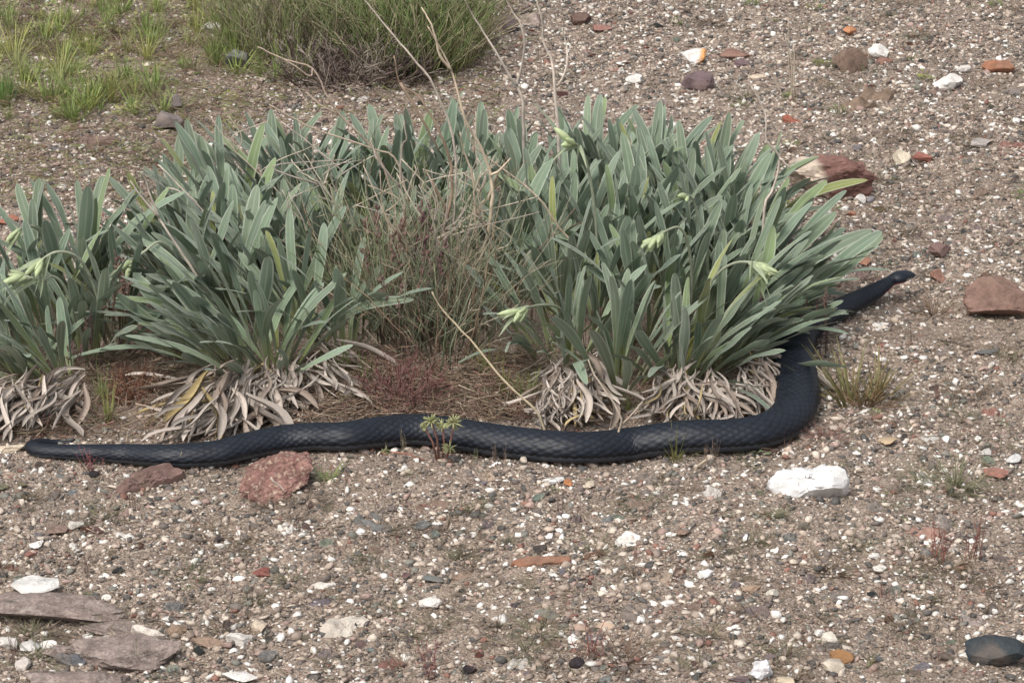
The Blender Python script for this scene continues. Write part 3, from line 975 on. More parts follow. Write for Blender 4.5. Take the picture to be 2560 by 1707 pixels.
# ------------------------------------------------------------------ leafy plants
LEAF = []
for k in range(18):
    rr = np.random.default_rng(200 + k)
    bend, fold, twist = rr.uniform(.02, .30), rr.uniform(.05, .38), rr.uniform(-.5, .5)
    wd, wav = rr.uniform(.034, .052), rr.uniform(0, .010)
    ph = rr.uniform(0, 6)
    NT, NW = 11, 5
    v, f, uvs = [], [], []
    NT = 13
    for i in range(NT):
        t = 1 - (1 - i / (NT - 1)) ** 1.55
        if t < .3:
            w = .013 + .012 * (t / .3)
        else:
            q = (t - .3) / .7
            w = .025 + (wd - .025) * math.sin(min(1, q / .62) * math.pi / 2) ** 1.3
            if q > .62:
                w *= math.sqrt(max(.002, 1 - ((q - .62) / .381) ** 2.6))
        xm = bend * t * t * (1 if k % 5 else (1 + .8 * t)) + .012 * math.sin(t * 5 + ph)
        zm = t - bend * bend * .5 * t ** 3
        ym = .02 * math.sin(t * 3 + ph)
        tw = twist * t
        for j in range(NW):
            a = (j - 2) / 2
            lx = -fold * w * abs(a) ** 1.3 + wav * math.sin(t * 17 + ph + a) * abs(a)
            lyy = w * a
            v.append((xm + lx * math.cos(tw) - lyy * math.sin(tw), ym + lx * math.sin(tw) + lyy * math.cos(tw), zm))
            uvs.append((t, (a + 1) / 2))
    for i in range(NT - 1):
        for j in range(NW - 1):
            f.append((i * NW + j, i * NW + j + 1, (i + 1) * NW + j + 1, (i + 1) * NW + j))
    me = new_mesh('leaf', v, f, M['leaf'])
    ul = me.uv_layers.new(name='UVMap')
    li = np.empty(len(me.loops), np.int32)
    me.loops.foreach_get('vertex_index', li)
    ul.data.foreach_set('uv', np.array(uvs, np.float32)[li].ravel())
    LEAF.append(me)

DRY = []
for k in range(12):
    rr = np.random.default_rng(300 + k)
    c1, c2, tw = rr.uniform(-.4, .5), rr.uniform(-.35, .35), rr.uniform(-2.0, 2.0)
    wd = rr.uniform(.040, .068)
    curl = rr.uniform(.6, 1.6)
    rr_amp = rr.uniform(.05, .13)
    v, f = [], []
    NT, NW = 10, 5
    for i in range(NT):
        t = i / (NT - 1)
        w = (.016 + (wd - .016) * math.sin(min(1, t / .6) * math.pi / 2)) * (1 if t < .75 else math.sqrt(max(.03, 1 - ((t - .75) / .26) ** 2)))
        xm = c1 * t * t * .35 + .03 * math.sin(4 * t + k)
        ym = c2 * t * t + rr_amp * (math.sin(5 * t + 2 * k) - math.sin(2 * k))
        th = tw * t
        for j in range(NW):
            a = (j - 2) / 2 * curl
            yy, xx = w * math.sin(a), w * (1 - math.cos(a)) * 1.4
            v.append((xm + xx * math.cos(th) - yy * math.sin(th), ym + xx * math.sin(th) + yy * math.cos(th), t))
    for i in range(NT - 1):
        for j in range(NW - 1):
            f.append((i * NW + j, i * NW + j + 1, (i + 1) * NW + j + 1, (i + 1) * NW + j))
    DRY.append(new_mesh('dry_leaf', v, f, M['dry_leaf']))


def orient(d, roll=0.0, flip=False):
    z = Vector(d).normalized()
    out = Vector((z.x, z.y, 0))
    if out.length < .05:
        out = Vector((math.cos(roll * 9), math.sin(roll * 9), 0))
    x = (out - out.dot(z) * z).normalized()
    y = z.cross(x)
    m = Matrix((x, y, z)).transposed()
    return (m @ Matrix.Rotation(roll, 3, 'Z'))


GREY_G = (1.0, 1.0, 1.02)


def leaf_tint():
    u = random.random()
    if u < .03:
        return (1.40, 1.18, .55)         # yellowing
    if u < .10:
        return (1.08, 1.10, .76)          # fresh green
    if u < .16:
        return (1.2, 1.2, 1.25)
    k = random.uniform(.86, 1.1)
    return (k * random.uniform(.95, 1.05), k, k * random.uniform(.95, 1.06))


def crown(plant, px, py, n, lean_x=0, lean_t=0, ln=.155, spread=34, rad=.022):
    """one rosette: leaves springing from a short stock"""
    c = P(px, py)
    n = int(n * 1.65)
    for i in range(n):
        q = (i + random.random()) / n
        tilt = R(4 + spread * q ** 1.1 + random.uniform(-4, 5))
        az = random.uniform(0, 2 * math.pi)
        d = Vector((math.sin(tilt) * math.cos(az) + math.tan(R(lean_x)) * (.75 + .5 * random.random()), math.sin(tilt) * math.sin(az) - math.tan(R(lean_t)), math.cos(tilt)))
        b = c + Vector((math.cos(az), math.sin(az), 0)) * rad * (.2 + .9 * q) + Vector((random.uniform(-.006, .006), random.uniform(-.006, .006), 0))
        b.z = float(g(b.x, b.y)) - .002 + (1 - q) * .012
        length = ln * random.uniform(.62, 1.06) * (1 if random.random() > .15 else .75)
        if d.normalized().z < .16:
            d.z = d.length * .18
        tp = b + d.normalized() * length
        tpx, tpy = project(np.array(tp))
        if tpx > 2098 and 590 < tpy < 790:
            continue
        o = link('leaf', random.choice(LEAF), plant, b - plant.location, leaf_tint())
        m = orient(d, random.gauss(0, .55))
        o.matrix_local = Matrix.Translation(b - plant.location) @ m.to_4x4() @ Matrix.Diagonal((length, length * random.uniform(.85, 1.2), length, 1))


def dry_skirt(plant, px, py, n, ax, ay, spread_px=50, spread_py=14, ln=.085):
    """grey dead leaves drooping from the stock over the ground; ax, ay = the way they run in the picture"""
    for i in range(int(n * 1.9)):
        c = P(px + random.uniform(-1, 1) * spread_px, py + random.uniform(-1, 1) * spread_py * 1.3)
        a = math.atan2(ay / math.sin(R(23)), ax) + random.gauss(0, .5)
        hz = random.uniform(.008, .040)
        L_ = ln * random.uniform(.5, 1.15)
        drop = min(.5, max(0, hz - .007) / L_)
        d = Vector((math.cos(a), math.sin(a), -drop * random.uniform(.6, 1)))
        k = random.uniform(.75, 1.25)
        w = random.random()
        col = (.42 * k, .37 * k, .325 * k) if w < .70 else ((.30 * k, .245 * k, .205 * k) if w < .94 else (.40 * k, .32 * k, .17 * k))
        o = link('dry_leaf', random.choice(DRY), plant, color=col)
        b = c + Vector((0, 0, hz))
        o.matrix_local = Matrix.Translation(b - plant.location) @ orient(d, random.gauss(0, .5)).to_4x4() @ Matrix.Diagonal((L_ * .85, L_ * .85, L_, 1))


def flower_stalk(plant, pts_px, Y, heads, r=.0022):
    """woolly stalk with a nodding head of pale buds and bracts; drawn on the plane where its plant stands"""
    pts = [V(x, y, Y - .012 * i) for i, (x, y) in enumerate(pts_px)]
    pts = [Vector(p) for p in catmull([tuple(q) for q in pts], 4)]
    mb = MB()
    mb.tube(pts, r, r * .7, 6)
    st = mb.build('flower_stalk', M['grass'], plant, color=(.34, .37, .27))
    tip, dirn = pts[-1], (pts[-1] - pts[-4]).normalized()
    sc = mpp(tip)
    for k in range(heads):
        a = Vector(dirn) + Vector((random.uniform(-.55, .55), random.uniform(-.6, .6), random.uniform(-.75, .1)))
        a.normalize()
        L_ = sc * random.uniform(34, 58)
        base = tip - dirn * sc * random.uniform(-4, 26)
        m2 = MB()
        m2.blob(base, a * L_, L_ * random.uniform(.14, .20), sides=6)
        kk = random.uniform(.85, 1.15)
        b = m2.mesh('bud', M['bud'], plant.location)
        link('bud', b, st, color=(.50 * kk, .58 * kk, .34 * kk))
    for k in range(heads // 2 + 2):
        a = (Vector(dirn) + Vector((random.uniform(-.9, .9), random.uniform(-.6, .6), random.uniform(-.7, .35)))).normalized()
        L_ = sc * random.uniform(55, 95)
        sd = a.cross(Vector((random.uniform(-1, 1), random.uniform(-1, 1), .3))).normalized()
        base = tip - dirn * sc * random.uniform(0, 40)
        m2 = MB()
        m2.ribbon([base + a * L_ * t + Vector((0, 0, -.012 * t * t)) for t in (0, .25, .5, .75, 1)], sc * random.uniform(5, 8), sd)
        b = m2.mesh('bract', M['bud'], plant.location)
        link('bract', b, st, color=(.36, .42, .28))


def plant(px, py, label, group=None, name='leafy_plant'):
    e = empty(name, P(px, py))
    return tag(e, label, 'plant', group)


REAR = ['rear leafy plant beside the one with nodding buds at the patch end',
        'rear leafy plant in front of the cream pebble',
        'rear leafy plant under the thin wiry dead weed sprawling over bare ground',
        'rear leafy plant in front of the white pebble by the dry weeds',
        'rear leafy plant crossed by the grey dead weed',
        'rear leafy plant behind the brown dead weed with a bent top',
        'rear leafy plant behind the tall tan dead weed',
        'rear leafy plant at the foot of the pale weed with a pinkish branch',
        'rear leafy plant at the foot of the pale weed with one upright fork',
        'tall rear leafy plant with crowded upright leaves below the oblong white stone',
        'upright rear leafy plant between the tallest one and the purplish rock',
        'rear leafy plant below the dark purplish rock',
        'rear leafy plant in front of the yellowish herb',
        'rear leafy plant beside the crooked pale dead weed']
# left clump
p = plant(130, 960, 'grey-green leafy plant with fallen grey leaves above the tail of the snake')
crown(p, 40, 950, 15, -26, 14, .15, 46)
crown(p, 150, 965, 15, -20, 16, .15, 48)
crown(p, 95, 880, 16, -14, 8, .155, 36)
crown(p, 225, 905, 13, 4, 8, .14, 38)
crown(p, -40, 880, 12, -10, 6, .155, 40)
dry_skirt(p, 120, 1020, 55, -.9, -.55, 110, 26, .08)
dry_skirt(p, 30, 1040, 26, -.95, -.35, 60, 22, .08)
flower_stalk(p, [(215, 890), (195, 800), (160, 715), (130, 690), (110, 700), (60, 690)], P(160, 905).y, 8)
flower_stalk(p, [(262, 850), (248, 760), (225, 690), (190, 640), (140, 630), (95, 655)], P(210, 890).y, 9)
p = plant(150, 790, 'grey-green leafy plant rising behind the left front clump')
crown(p, 60, 800, 15, -7, 3, .16, 26)
crown(p, 190, 780, 17, -2, 2, .16, 24)
crown(p, 240, 760, 12, 0, 2, .158, 22)
crown(p, 290, 840, 12, -4, 4, .15, 32)
flower_stalk(p, [(140, 760), (120, 640), (100, 580), (75, 565), (45, 575)], P(140, 770).y, 4)
# second clump
p = plant(620, 950, 'leafy plant with a broad fan of dead grey leaves touching the snake')
crown(p, 560, 930, 16, -30, 14, .15, 38)
crown(p, 640, 955, 15, -12, 16, .14, 44)
crown(p, 700, 935, 14, 4, 10, .14, 40)
crown(p, 600, 880, 17, -22, 6, .16, 32)
crown(p, 500, 900, 10, -34, 12, .14, 34)
dry_skirt(p, 600, 1000, 70, -.75, -.75, 80, 30, .09)
dry_skirt(p, 560, 1045, 40, -.85, -.55, 60, 24, .09)
dry_skirt(p, 690, 990, 34, -.15, -.9, 60, 30, .08)
dry_skirt(p, 800, 950, 22, .75, -.5, 60, 40, .075)
p = plant(640, 800, 'leafy plant between the fan of dead leaves and the rear row')
crown(p, 560, 800, 17, -18, 3, .165, 30)
crown(p, 680, 810, 17, -10, 4, .16, 30)
crown(p, 470, 790, 15, -16, 4, .155, 32)
crown(p, 770, 850, 13, 2, 6, .15, 34)
flower_stalk(p, [(470, 760), (445, 680), (425, 625), (395, 605), (360, 630), (325, 655)], P(440, 800).y, 6)
for q, lb in (((430, 700), 'leafy plant under the pale diagonal dead weed'), ((540, 690), 'leafy plant behind the thin pale dead weed with a seed tip'), ((640, 690), 'crowded leafy plant just left of the greener-leaved one')):
    p = plant(*q, lb)
    crown(p, q[0], q[1], 17, -9, 2, .155, 26)
    crown(p, q[0] + 60, q[1] + 40, 12, -5, 2, .15, 30)
p = plant(740, 720, 'leafy plant with greener leaves left of the dry twiggy bush')
crown(p, 740, 720, 17, -4, 2, .16, 26)
crown(p, 830, 740, 13, 3, 3, .15, 30)
for i, q in enumerate(((560, 620), (700, 575), (790, 600), (890, 610), (980, 580), (1080, 560), (1180, 560), (1290, 590), (1390, 600), (1480, 560), (1560, 560), (1640, 580), (1740, 610), (1830, 630))):
    p = plant(*q, REAR[i])
    lean = (-8, -5, -4, -3, -2, 0, 1, -2, 0, -2, 1, 2, 3, 5)[i]
    crown(p, q[0], q[1], 19, lean, -2, .157 + .006 * (i in (1, 5, 9, 10)), 20)
    crown(p, q[0] + 40, q[1] + 40, 9, lean, 0, .145, 26)
p = plant(500, 560, 'leafy plant with nodding pale buds at the left rear of the patch')
crown(p, 440, 610, 9, -6, 0, .14, 18)
crown(p, 520, 590, 8, -12, 0, .14, 20)
flower_stalk(p, [(560, 600), (545, 520), (530, 480), (510, 470), (488, 482)], P(540, 600).y, 5)
p = plant(730, 520, 'small leafy plant with one nodding pale bud in the rear row')
crown(p, 760, 540, 8, -6, 0, .14, 22)
flower_stalk(p, [(780, 540), (770, 430), (755, 375), (735, 355), (712, 372)], P(775, 560).y, 5)
for q, lb in (((1240, 690), 'crowded leafy plant touching the right side of the twiggy bush'), ((1350, 700), 'crowded leafy plant behind the one with curled pinkish-grey dead leaves'), ((1460, 690), 'crowded leafy plant crossed by the slanting tan dead weed'), ((1570, 690), 'crowded leafy plant behind the upper nodding pale flower head'), ((1680, 700), 'crowded leafy plant right of the upper nodding pale flower head'), ((1790, 710), 'crowded leafy plant beside the crooked pale weed, behind the leaning one')):
    p = plant(*q, lb)
    crown(p, q[0], q[1], 18, (q[0] - 1450) / 60, 1, .16, 25)
    crown(p, q[0] + 50, q[1] + 50, 13, (q[0] - 1450) / 50, 2, .15, 30)
for q, lb in (((920, 720), 'leafy plant behind the greenish wiry bush'), ((1030, 700), 'leafy plant between the wiry bush and the twiggy bush'), ((1130, 700), 'leafy plant half hidden by the twiggy bush'), ((860, 880), 'small leafy plant in front of the greenish wiry bush')):
    p = plant(*q, lb)
    crown(p, q[0], q[1], 11, (q[0] - 1000) / 60, 2, .15, 28)
# right front
p = plant(1390, 900, 'leafy plant with curled pinkish-grey dead leaves behind the middle of the snake')
crown(p, 1350, 885, 11, -14, 10, .13, 42)
crown(p, 1420, 915, 12, -4, 8, .14, 36)
crown(p, 1480, 850, 14, 0, 3, .15, 28)
crown(p, 1400, 800, 15, -6, 2, .155, 26)
dry_skirt(p, 1440, 985, 55, -.35, -.9, 66, 34, .075)
dry_skirt(p, 1420, 1035, 34, -.2, -.9, 60, 14, .05)
flower_stalk(p, [(1440, 880), (1425, 810), (1400, 772), (1368, 762), (1335, 765), (1300, 775)], P(1440, 905).y, 7)
flower_stalk(p, [(1500, 800), (1490, 560), (1470, 420), (1450, 370), (1425, 352)], P(1480, 800).y, 5)
p = plant(1580, 950, 'leafy plant in front of the gap between the right-hand dead leaves')
crown(p, 1560, 965, 13, 10, 8, .155, 34)
crown(p, 1600, 850, 16, 4, 4, .16, 26)
crown(p, 1690, 830, 15, 8, 3, .155, 28)
flower_stalk(p, [(1720, 840), (1730, 700), (1720, 610), (1700, 570), (1670, 575), (1640, 595)], P(1700, 860).y, 8)
flower_stalk(p, [(1770, 800), (1768, 640), (1745, 540), (1730, 495), (1715, 490)], P(1740, 800).y, 3)
p = plant(1780, 940, 'leafy plant leaning over the bend of the snake with straw-coloured dead leaves')
crown(p, 1745, 960, 18, 24, 10, .16, 40)
crown(p, 1830, 925, 17, 34, 8, .165, 38)
crown(p, 1790, 870, 17, 22, 2, .165, 34)
crown(p, 1690, 950, 12, 12, 8, .14, 38)
dry_skirt(p, 1800, 1010, 70, .45, -.75, 120, 26, .075)
dry_skirt(p, 1700, 1010, 40, -.3, -.9, 70, 24, .07)
dry_skirt(p, 1890, 960, 30, .8, -.4, 40, 26, .07)
flower_stalk(p, [(1730, 880), (1750, 760), (1790, 690), (1830, 660), (1870, 655), (1905, 665)], P(1750, 900).y, 8)
p = plant(1860, 800, 'leafy plant whose long leaves point at the head of the snake')
crown(p, 1850, 800, 18, 20, 2, .165, 32)
crown(p, 1910, 830, 15, 36, 4, .165, 34)
crown(p, 1890, 740, 14, 12, 0, .155, 28)
crown(p, 1930, 790, 10, 30, 0, .14, 30)
crown(p, 1900, 870, 14, 46, 6, .150, 26)
crown(p, 1945, 850, 10, 44, 0, .125, 24)

# ------------------------------------------------------------------ dry twiggy bush and tall dead weeds
def stem_thing(name, lines, Y, label, color, r0=.0022, r1=.0008, cat='dry weed', base=None, group=None):
    """dead branched stalk; lines = photo pixels, first line starts at its foot on the ground"""
    x0, y0 = lines[0][0]
    b = P(*base) if base else P(x0, y0)
    Yp = b.y if Y is None else Y
    e = None
    mb = MB()
    out = []
    for li, ln in enumerate(lines):
        pts = []
        for i, (x, y) in enumerate(ln):
            pts.append(tuple(V(x, y, Yp + .008 * math.sin(i * 1.7 + li * 2.1) * (1 if i else 0) * (.5 if li == 0 else 1))))
        cp = catmull(pts, 4)
        cp += rng.normal(0, .0003, cp.shape)
        mb.tube([Vector(p) for p in cp], r0 * (1 if li == 0 else .7), r1, 5)
    if base:
        foot = V(*lines[0][0], Yp)
        mb.tube([b - Vector((0, 0, .004)), (b + foot) / 2 + Vector((.004, 0, 0)), foot], r0 * 1.15, r0, 5)
    o = mb.build(name, M['twig'], origin=b, color=color)
    return tag(o, label, cat, group)


PALE, TANS, BRN = (.52, .45, .385), (.46, .38, .285), (.33, .245, .18)
stem_thing('dry_weed', [[(1320, 640), (1312, 420), (1309, 329), (1307, 252), (1294, 212), (1303, 172), (1311, 106), (1300, 58), (1281, 30), (1262, -10)], [(1294, 212), (1278, 197), (1249, 146), (1208, 80), (1179, 33), (1160, -5)]], None, 'pale forked dead weed with a pinkish side branch', PALE, .0028, cat='dry weed')
stem_thing('dry_weed', [[(1395, 640), (1398, 450), (1395, 329), (1386, 219), (1380, 157), (1358, 102), (1355, 55), (1340, -8)], [(1386, 219), (1402, 205), (1417, 161), (1417, 117), (1404, 69)]], None, 'pale dead weed with one short upright fork', PALE, .0030)
stem_thing('dry_weed', [[(1170, 800), (1190, 700), (1221, 580), (1230, 508), (1227, 439), (1201, 366), (1168, 311), (1150, 256), (1128, 175), (1102, 124), (1069, 66)], [(1128, 175), (1100, 140), (1084, 77), (1055, 18)], [(1227, 439), (1250, 425), (1277, 395)], [(1221, 500), (1240, 440), (1255, 420)]], None, 'tall tan dead weed leaning left out of the twiggy bush', TANS, .0030)
stem_thing('dry_weed', [[(1165, 800), (1180, 700), (1193, 623), (1187, 537), (1181, 437), (1160, 380), (1150, 330)], [(1187, 537), (1210, 500)]], None, 'straight tan dead weed inside the twiggy bush', TANS, .0022)
stem_thing('dry_weed', [[(1060, 800), (1084, 698), (1098, 623), (1118, 537), (1130, 480), (1127, 411), (1108, 351), (1084, 300), (1044, 240), (1000, 208), (985, 139)], [(1000, 208), (1044, 278), (1084, 351), (1098, 380)], [(1118, 537), (1090, 470), (1065, 430)], [(1098, 623), (1112, 600), (1121, 560)]], None, 'brown dead weed with a pale bent top', BRN, .0030)
stem_thing('dry_weed', [[(980, 780), (985, 690), (1000, 600), (1012, 510), (1000, 465), (1006, 365), (1016, 350), (1010, 300)], [(1000, 465), (975, 440), (940, 390), (925, 345)], [(1012, 510), (1030, 450), (1045, 420)]], None, 'grey dead weed with a straight pale upper part', (.40, .34, .29), .0028)
stem_thing('dry_weed', [[(1560, 790), (1480, 660), (1398, 570), (1355, 505), (1289, 446), (1186, 366), (1161, 303)]], None, 'thin tan dead weed slanting across the right-hand leaves', TANS, .0018)
stem_thing('dry_weed', [[(1120, 720), (1140, 400), (1088, 223), (1029, 143), (989, 95), (923, 15), (900, -10)]], None, 'arching pale dead weed reaching over the shrub', PALE, .0018)
stem_thing('dry_weed', [[(1020, 720), (960, 420), (848, 287), (819, 242), (781, 172), (707, 147), (643, 118)], [(781, 172), (774, 191), (723, 156), (650, 120)], [(848, 287), (800, 262), (765, 230)]], None, 'thin wiry dead weed sprawling left over the bare ground', (.40, .31, .25), .0016)
stem_thing('dry_weed', [[(1040, 680), (1000, 420), (930, 372), (806, 330), (742, 300), (672, 261)]], None, 'straight thin dead weed pointing at the cream pebble', (.44, .36, .28), .0016)
stem_thing('dry_weed', [[(575, 860), (550, 800), (500, 701), (444, 617), (398, 543), (367, 459), (352, 430)], [(398, 543), (360, 500), (324, 451)]], None, 'pale diagonal dead weed over the left clumps', PALE, .0024)
stem_thing('dry_weed', [[(660, 740), (560, 590), (485, 502), (408, 423), (395, 412)], [(485, 502), (440, 475), (415, 470)]], None, 'thin pale dead weed with a small seed tip behind the left clumps', PALE, .0017)
stem_thing('dry_weed', [[(1376, 1146), (1362, 1082), (1340, 1027), (1263, 954), (1175, 848), (1106, 775), (1080, 730)]], P(1376, 1146).y, 'yellowish dead stalk arching from the twiggy bush over the snake', (.50, .42, .29), .0017)
stem_thing('dry_weed', [[(1528, 1152), (1530, 1118), (1552, 1063), (1545, 1027), (1486, 936), (1470, 900)], [(1552, 1063), (1580, 1035), (1605, 1005)]], P(1528, 1152).y, 'forked pale dead stalk crossing the snake', (.46, .39, .31), .0017)
stem_thing('dry_weed', [[(1860, 800), (1890, 700), (1908, 570), (1912, 512), (1934, 468), (1949, 395), (1916, 351), (1916, 300), (1901, 256), (1879, 216)], [(1908, 570), (1925, 600), (1960, 640)], [(1949, 395), (1975, 420)]], None, 'crooked pale dead weed at the right end of the patch', PALE, .0022)
stem_thing('dry_weed', [[(1985, 262), (1982, 252), (1972, 154), (1970, 48)], [(1982, 252), (1978, 160), (1962, 90)], [(1984, 255), (1985, 170), (1984, 110)]], None, 'upright pale grass stalks alone on the upper gravel', (.50, .43, .34), .0013)
stem_thing('dry_weed', [[(1960, 250), (1930, 180), (1915, 150)]], None, 'short pale stalk leaning left on the upper gravel', (.50, .43, .34), .0011)
stem_thing('twig', [[(1700, 1215), (1730, 1180), (1765, 1148)]], P(1700, 1215).y + .05, 'pale dry twig lying on the gravel left of the white rock', (.52, .44, .33), .0020, .0012, 'twig')
stem_thing('dry_weed', [[(676, 1195), (720, 1230), (790, 1250)]], P(760, 1240).y, 'thin pale stalk fallen across the reddish rock', (.48, .42, .36), .0011)


for i in range(20):
    bx, by = random.uniform(820, 1280), random.uniform(640, 860)
    tx = bx + random.gauss(-60, 130)
    ty = by - random.uniform(260, 470)
    k = [(bx, by)]
    for t in (.25, .5, .75, 1):
        k.append((bx + (tx - bx) * t + random.gauss(0, 16), by + (ty - by) * t))
    br = []
    for j in range(4):
        a = k[random.randint(1, 3)]
        br.append([a, (a[0] + random.gauss(0, 30), a[1] - random.uniform(20, 50)), (a[0] + random.gauss(0, 70), a[1] - random.uniform(60, 120))])
    stem_thing('dry_weed', [k] + br, None, 'thin pale branching dry weed among the tangle in the leafy patch', random.choice((PALE, TANS, (.40, .35, .30), (.50, .43, .34))), .0015, .0006, group='thin dry weeds in the tangle')


def bush(name, cx, cy, n, hpx, spreadx, depth, label, cols, r=.0010, cat='bush', fan=.5, kink=.25, branches=2, dup_parts=6):
    """many-stemmed bush; its stems are joined in a few parts"""
    base = P(cx, cy)
    e = empty(name, base)
    tag(e, label, cat)
    s = mpp(base)
    for part in range(dup_parts):
        mb = MB()
        for i in range(n // dup_parts):
            a = random.uniform(0, 6.28)
            rr = random.random() ** .6
            b = base + Vector((math.cos(a) * spreadx * s * rr, math.sin(a) * depth * rr, 0))
            b.z = float(g(b.x, b.y)) - .003
            d = Vector((math.cos(a) * fan * rr + random.gauss(0, .16), math.sin(a) * fan * rr + random.gauss(0, .16), 1)).normalized()
            L_ = hpx * s * random.uniform(.45, 1.1)
            pts, p, dd = [b], b.copy(), d.copy()
            for k in range(4):
                dd = (dd + Vector((random.gauss(0, kink), random.gauss(0, kink), random.gauss(0, kink * .4)))).normalized()
                p = p + dd * L_ / 4
                pts.append(p.copy())
            rr2 = r * random.uniform(.6, 1.3)
            mb.tube(pts, rr2, rr2 * .4, 3)
            for q in range(branches):
                k = random.randint(1, 3)
                bd = (dd + Vector((random.gauss(0, .7), random.gauss(0, .7), random.gauss(.2, .4)))).normalized()
                q0 = pts[k]
                l2 = L_ * random.uniform(.12, .35)
                mb.tube([q0, q0 + bd * l2 * .5 + Vector((0, 0, .003)), q0 + bd * l2], rr2 * .6, rr2 * .25, 3)
        o = mb.build('stems', M['twig'], e, color=cols[part % len(cols)])
        o['kind'] = 'stuff'
    return e


bush('twiggy_bush', 1090, 850, 200, 420, 130, .12, 'grey-green dry twiggy bush in the middle of the leafy patch', [(.23, .26, .17), (.30, .29, .20), (.19, .235, .14), (.28, .20, .14), (.42, .36, .27), (.26, .28, .19)], .0010, fan=.45, kink=.2, branches=3)
bush('twiggy_bush', 950, 800, 110, 420, 110, .10, 'greenish wiry bush left of the twiggy bush', [(.23, .27, .14), (.32, .32, .21), (.38, .31, .22), (.20, .24, .13)], .0010, fan=.35, kink=.18, branches=2, dup_parts=4)
bush('dry_tuft', 330, 985, 150, 75, 46, .035, 'reddish-brown dry tuft between the two left clumps', [(.21, .10, .065), (.27, .15, .10), (.17, .085, .06)], .0008, cat='tuft', fan=.9, kink=.3, dup_parts=3)
bush('dry_tuft', 1010, 1005, 150, 130, 60, .04, 'purplish-red dry tuft behind the snake', [(.22, .10, .095), (.27, .16, .14), (.19, .10, .085)], .0008, cat='tuft', fan=.8, kink=.3, dup_parts=3)
# green shrub at the far side
bush('green_shrub', 1020, 130, 620, 330, 170, .15, 'green broom-like shrub behind the leafy patch', [(.21, .27, .10), (.15, .205, .08), (.27, .29, .14), (.31, .29, .17), (.36, .32, .21)], .0013, cat='shrub', fan=.5, kink=.2, branches=2, dup_parts=5)
bush('green_shrub', 740, 100, 330, 300, 170, .16, 'grey-green thin shrub left of the broom-like shrub', [(.25, .275, .14), (.32, .31, .19), (.22, .25, .12), (.28, .23, .165)], .0011, cat='shrub', fan=.45, kink=.2, branches=2, dup_parts=4)
bush('dead_bush', 880, 200, 420, 150, 170, .07, 'tangle of grey-brown dead twigs at the foot of the shrub', [(.17, .125, .11), (.26, .21, .18), (.13, .095, .085), (.34, .29, .25)], .0013, cat='bush', fan=1.3, kink=.45, branches=3, dup_parts=4)


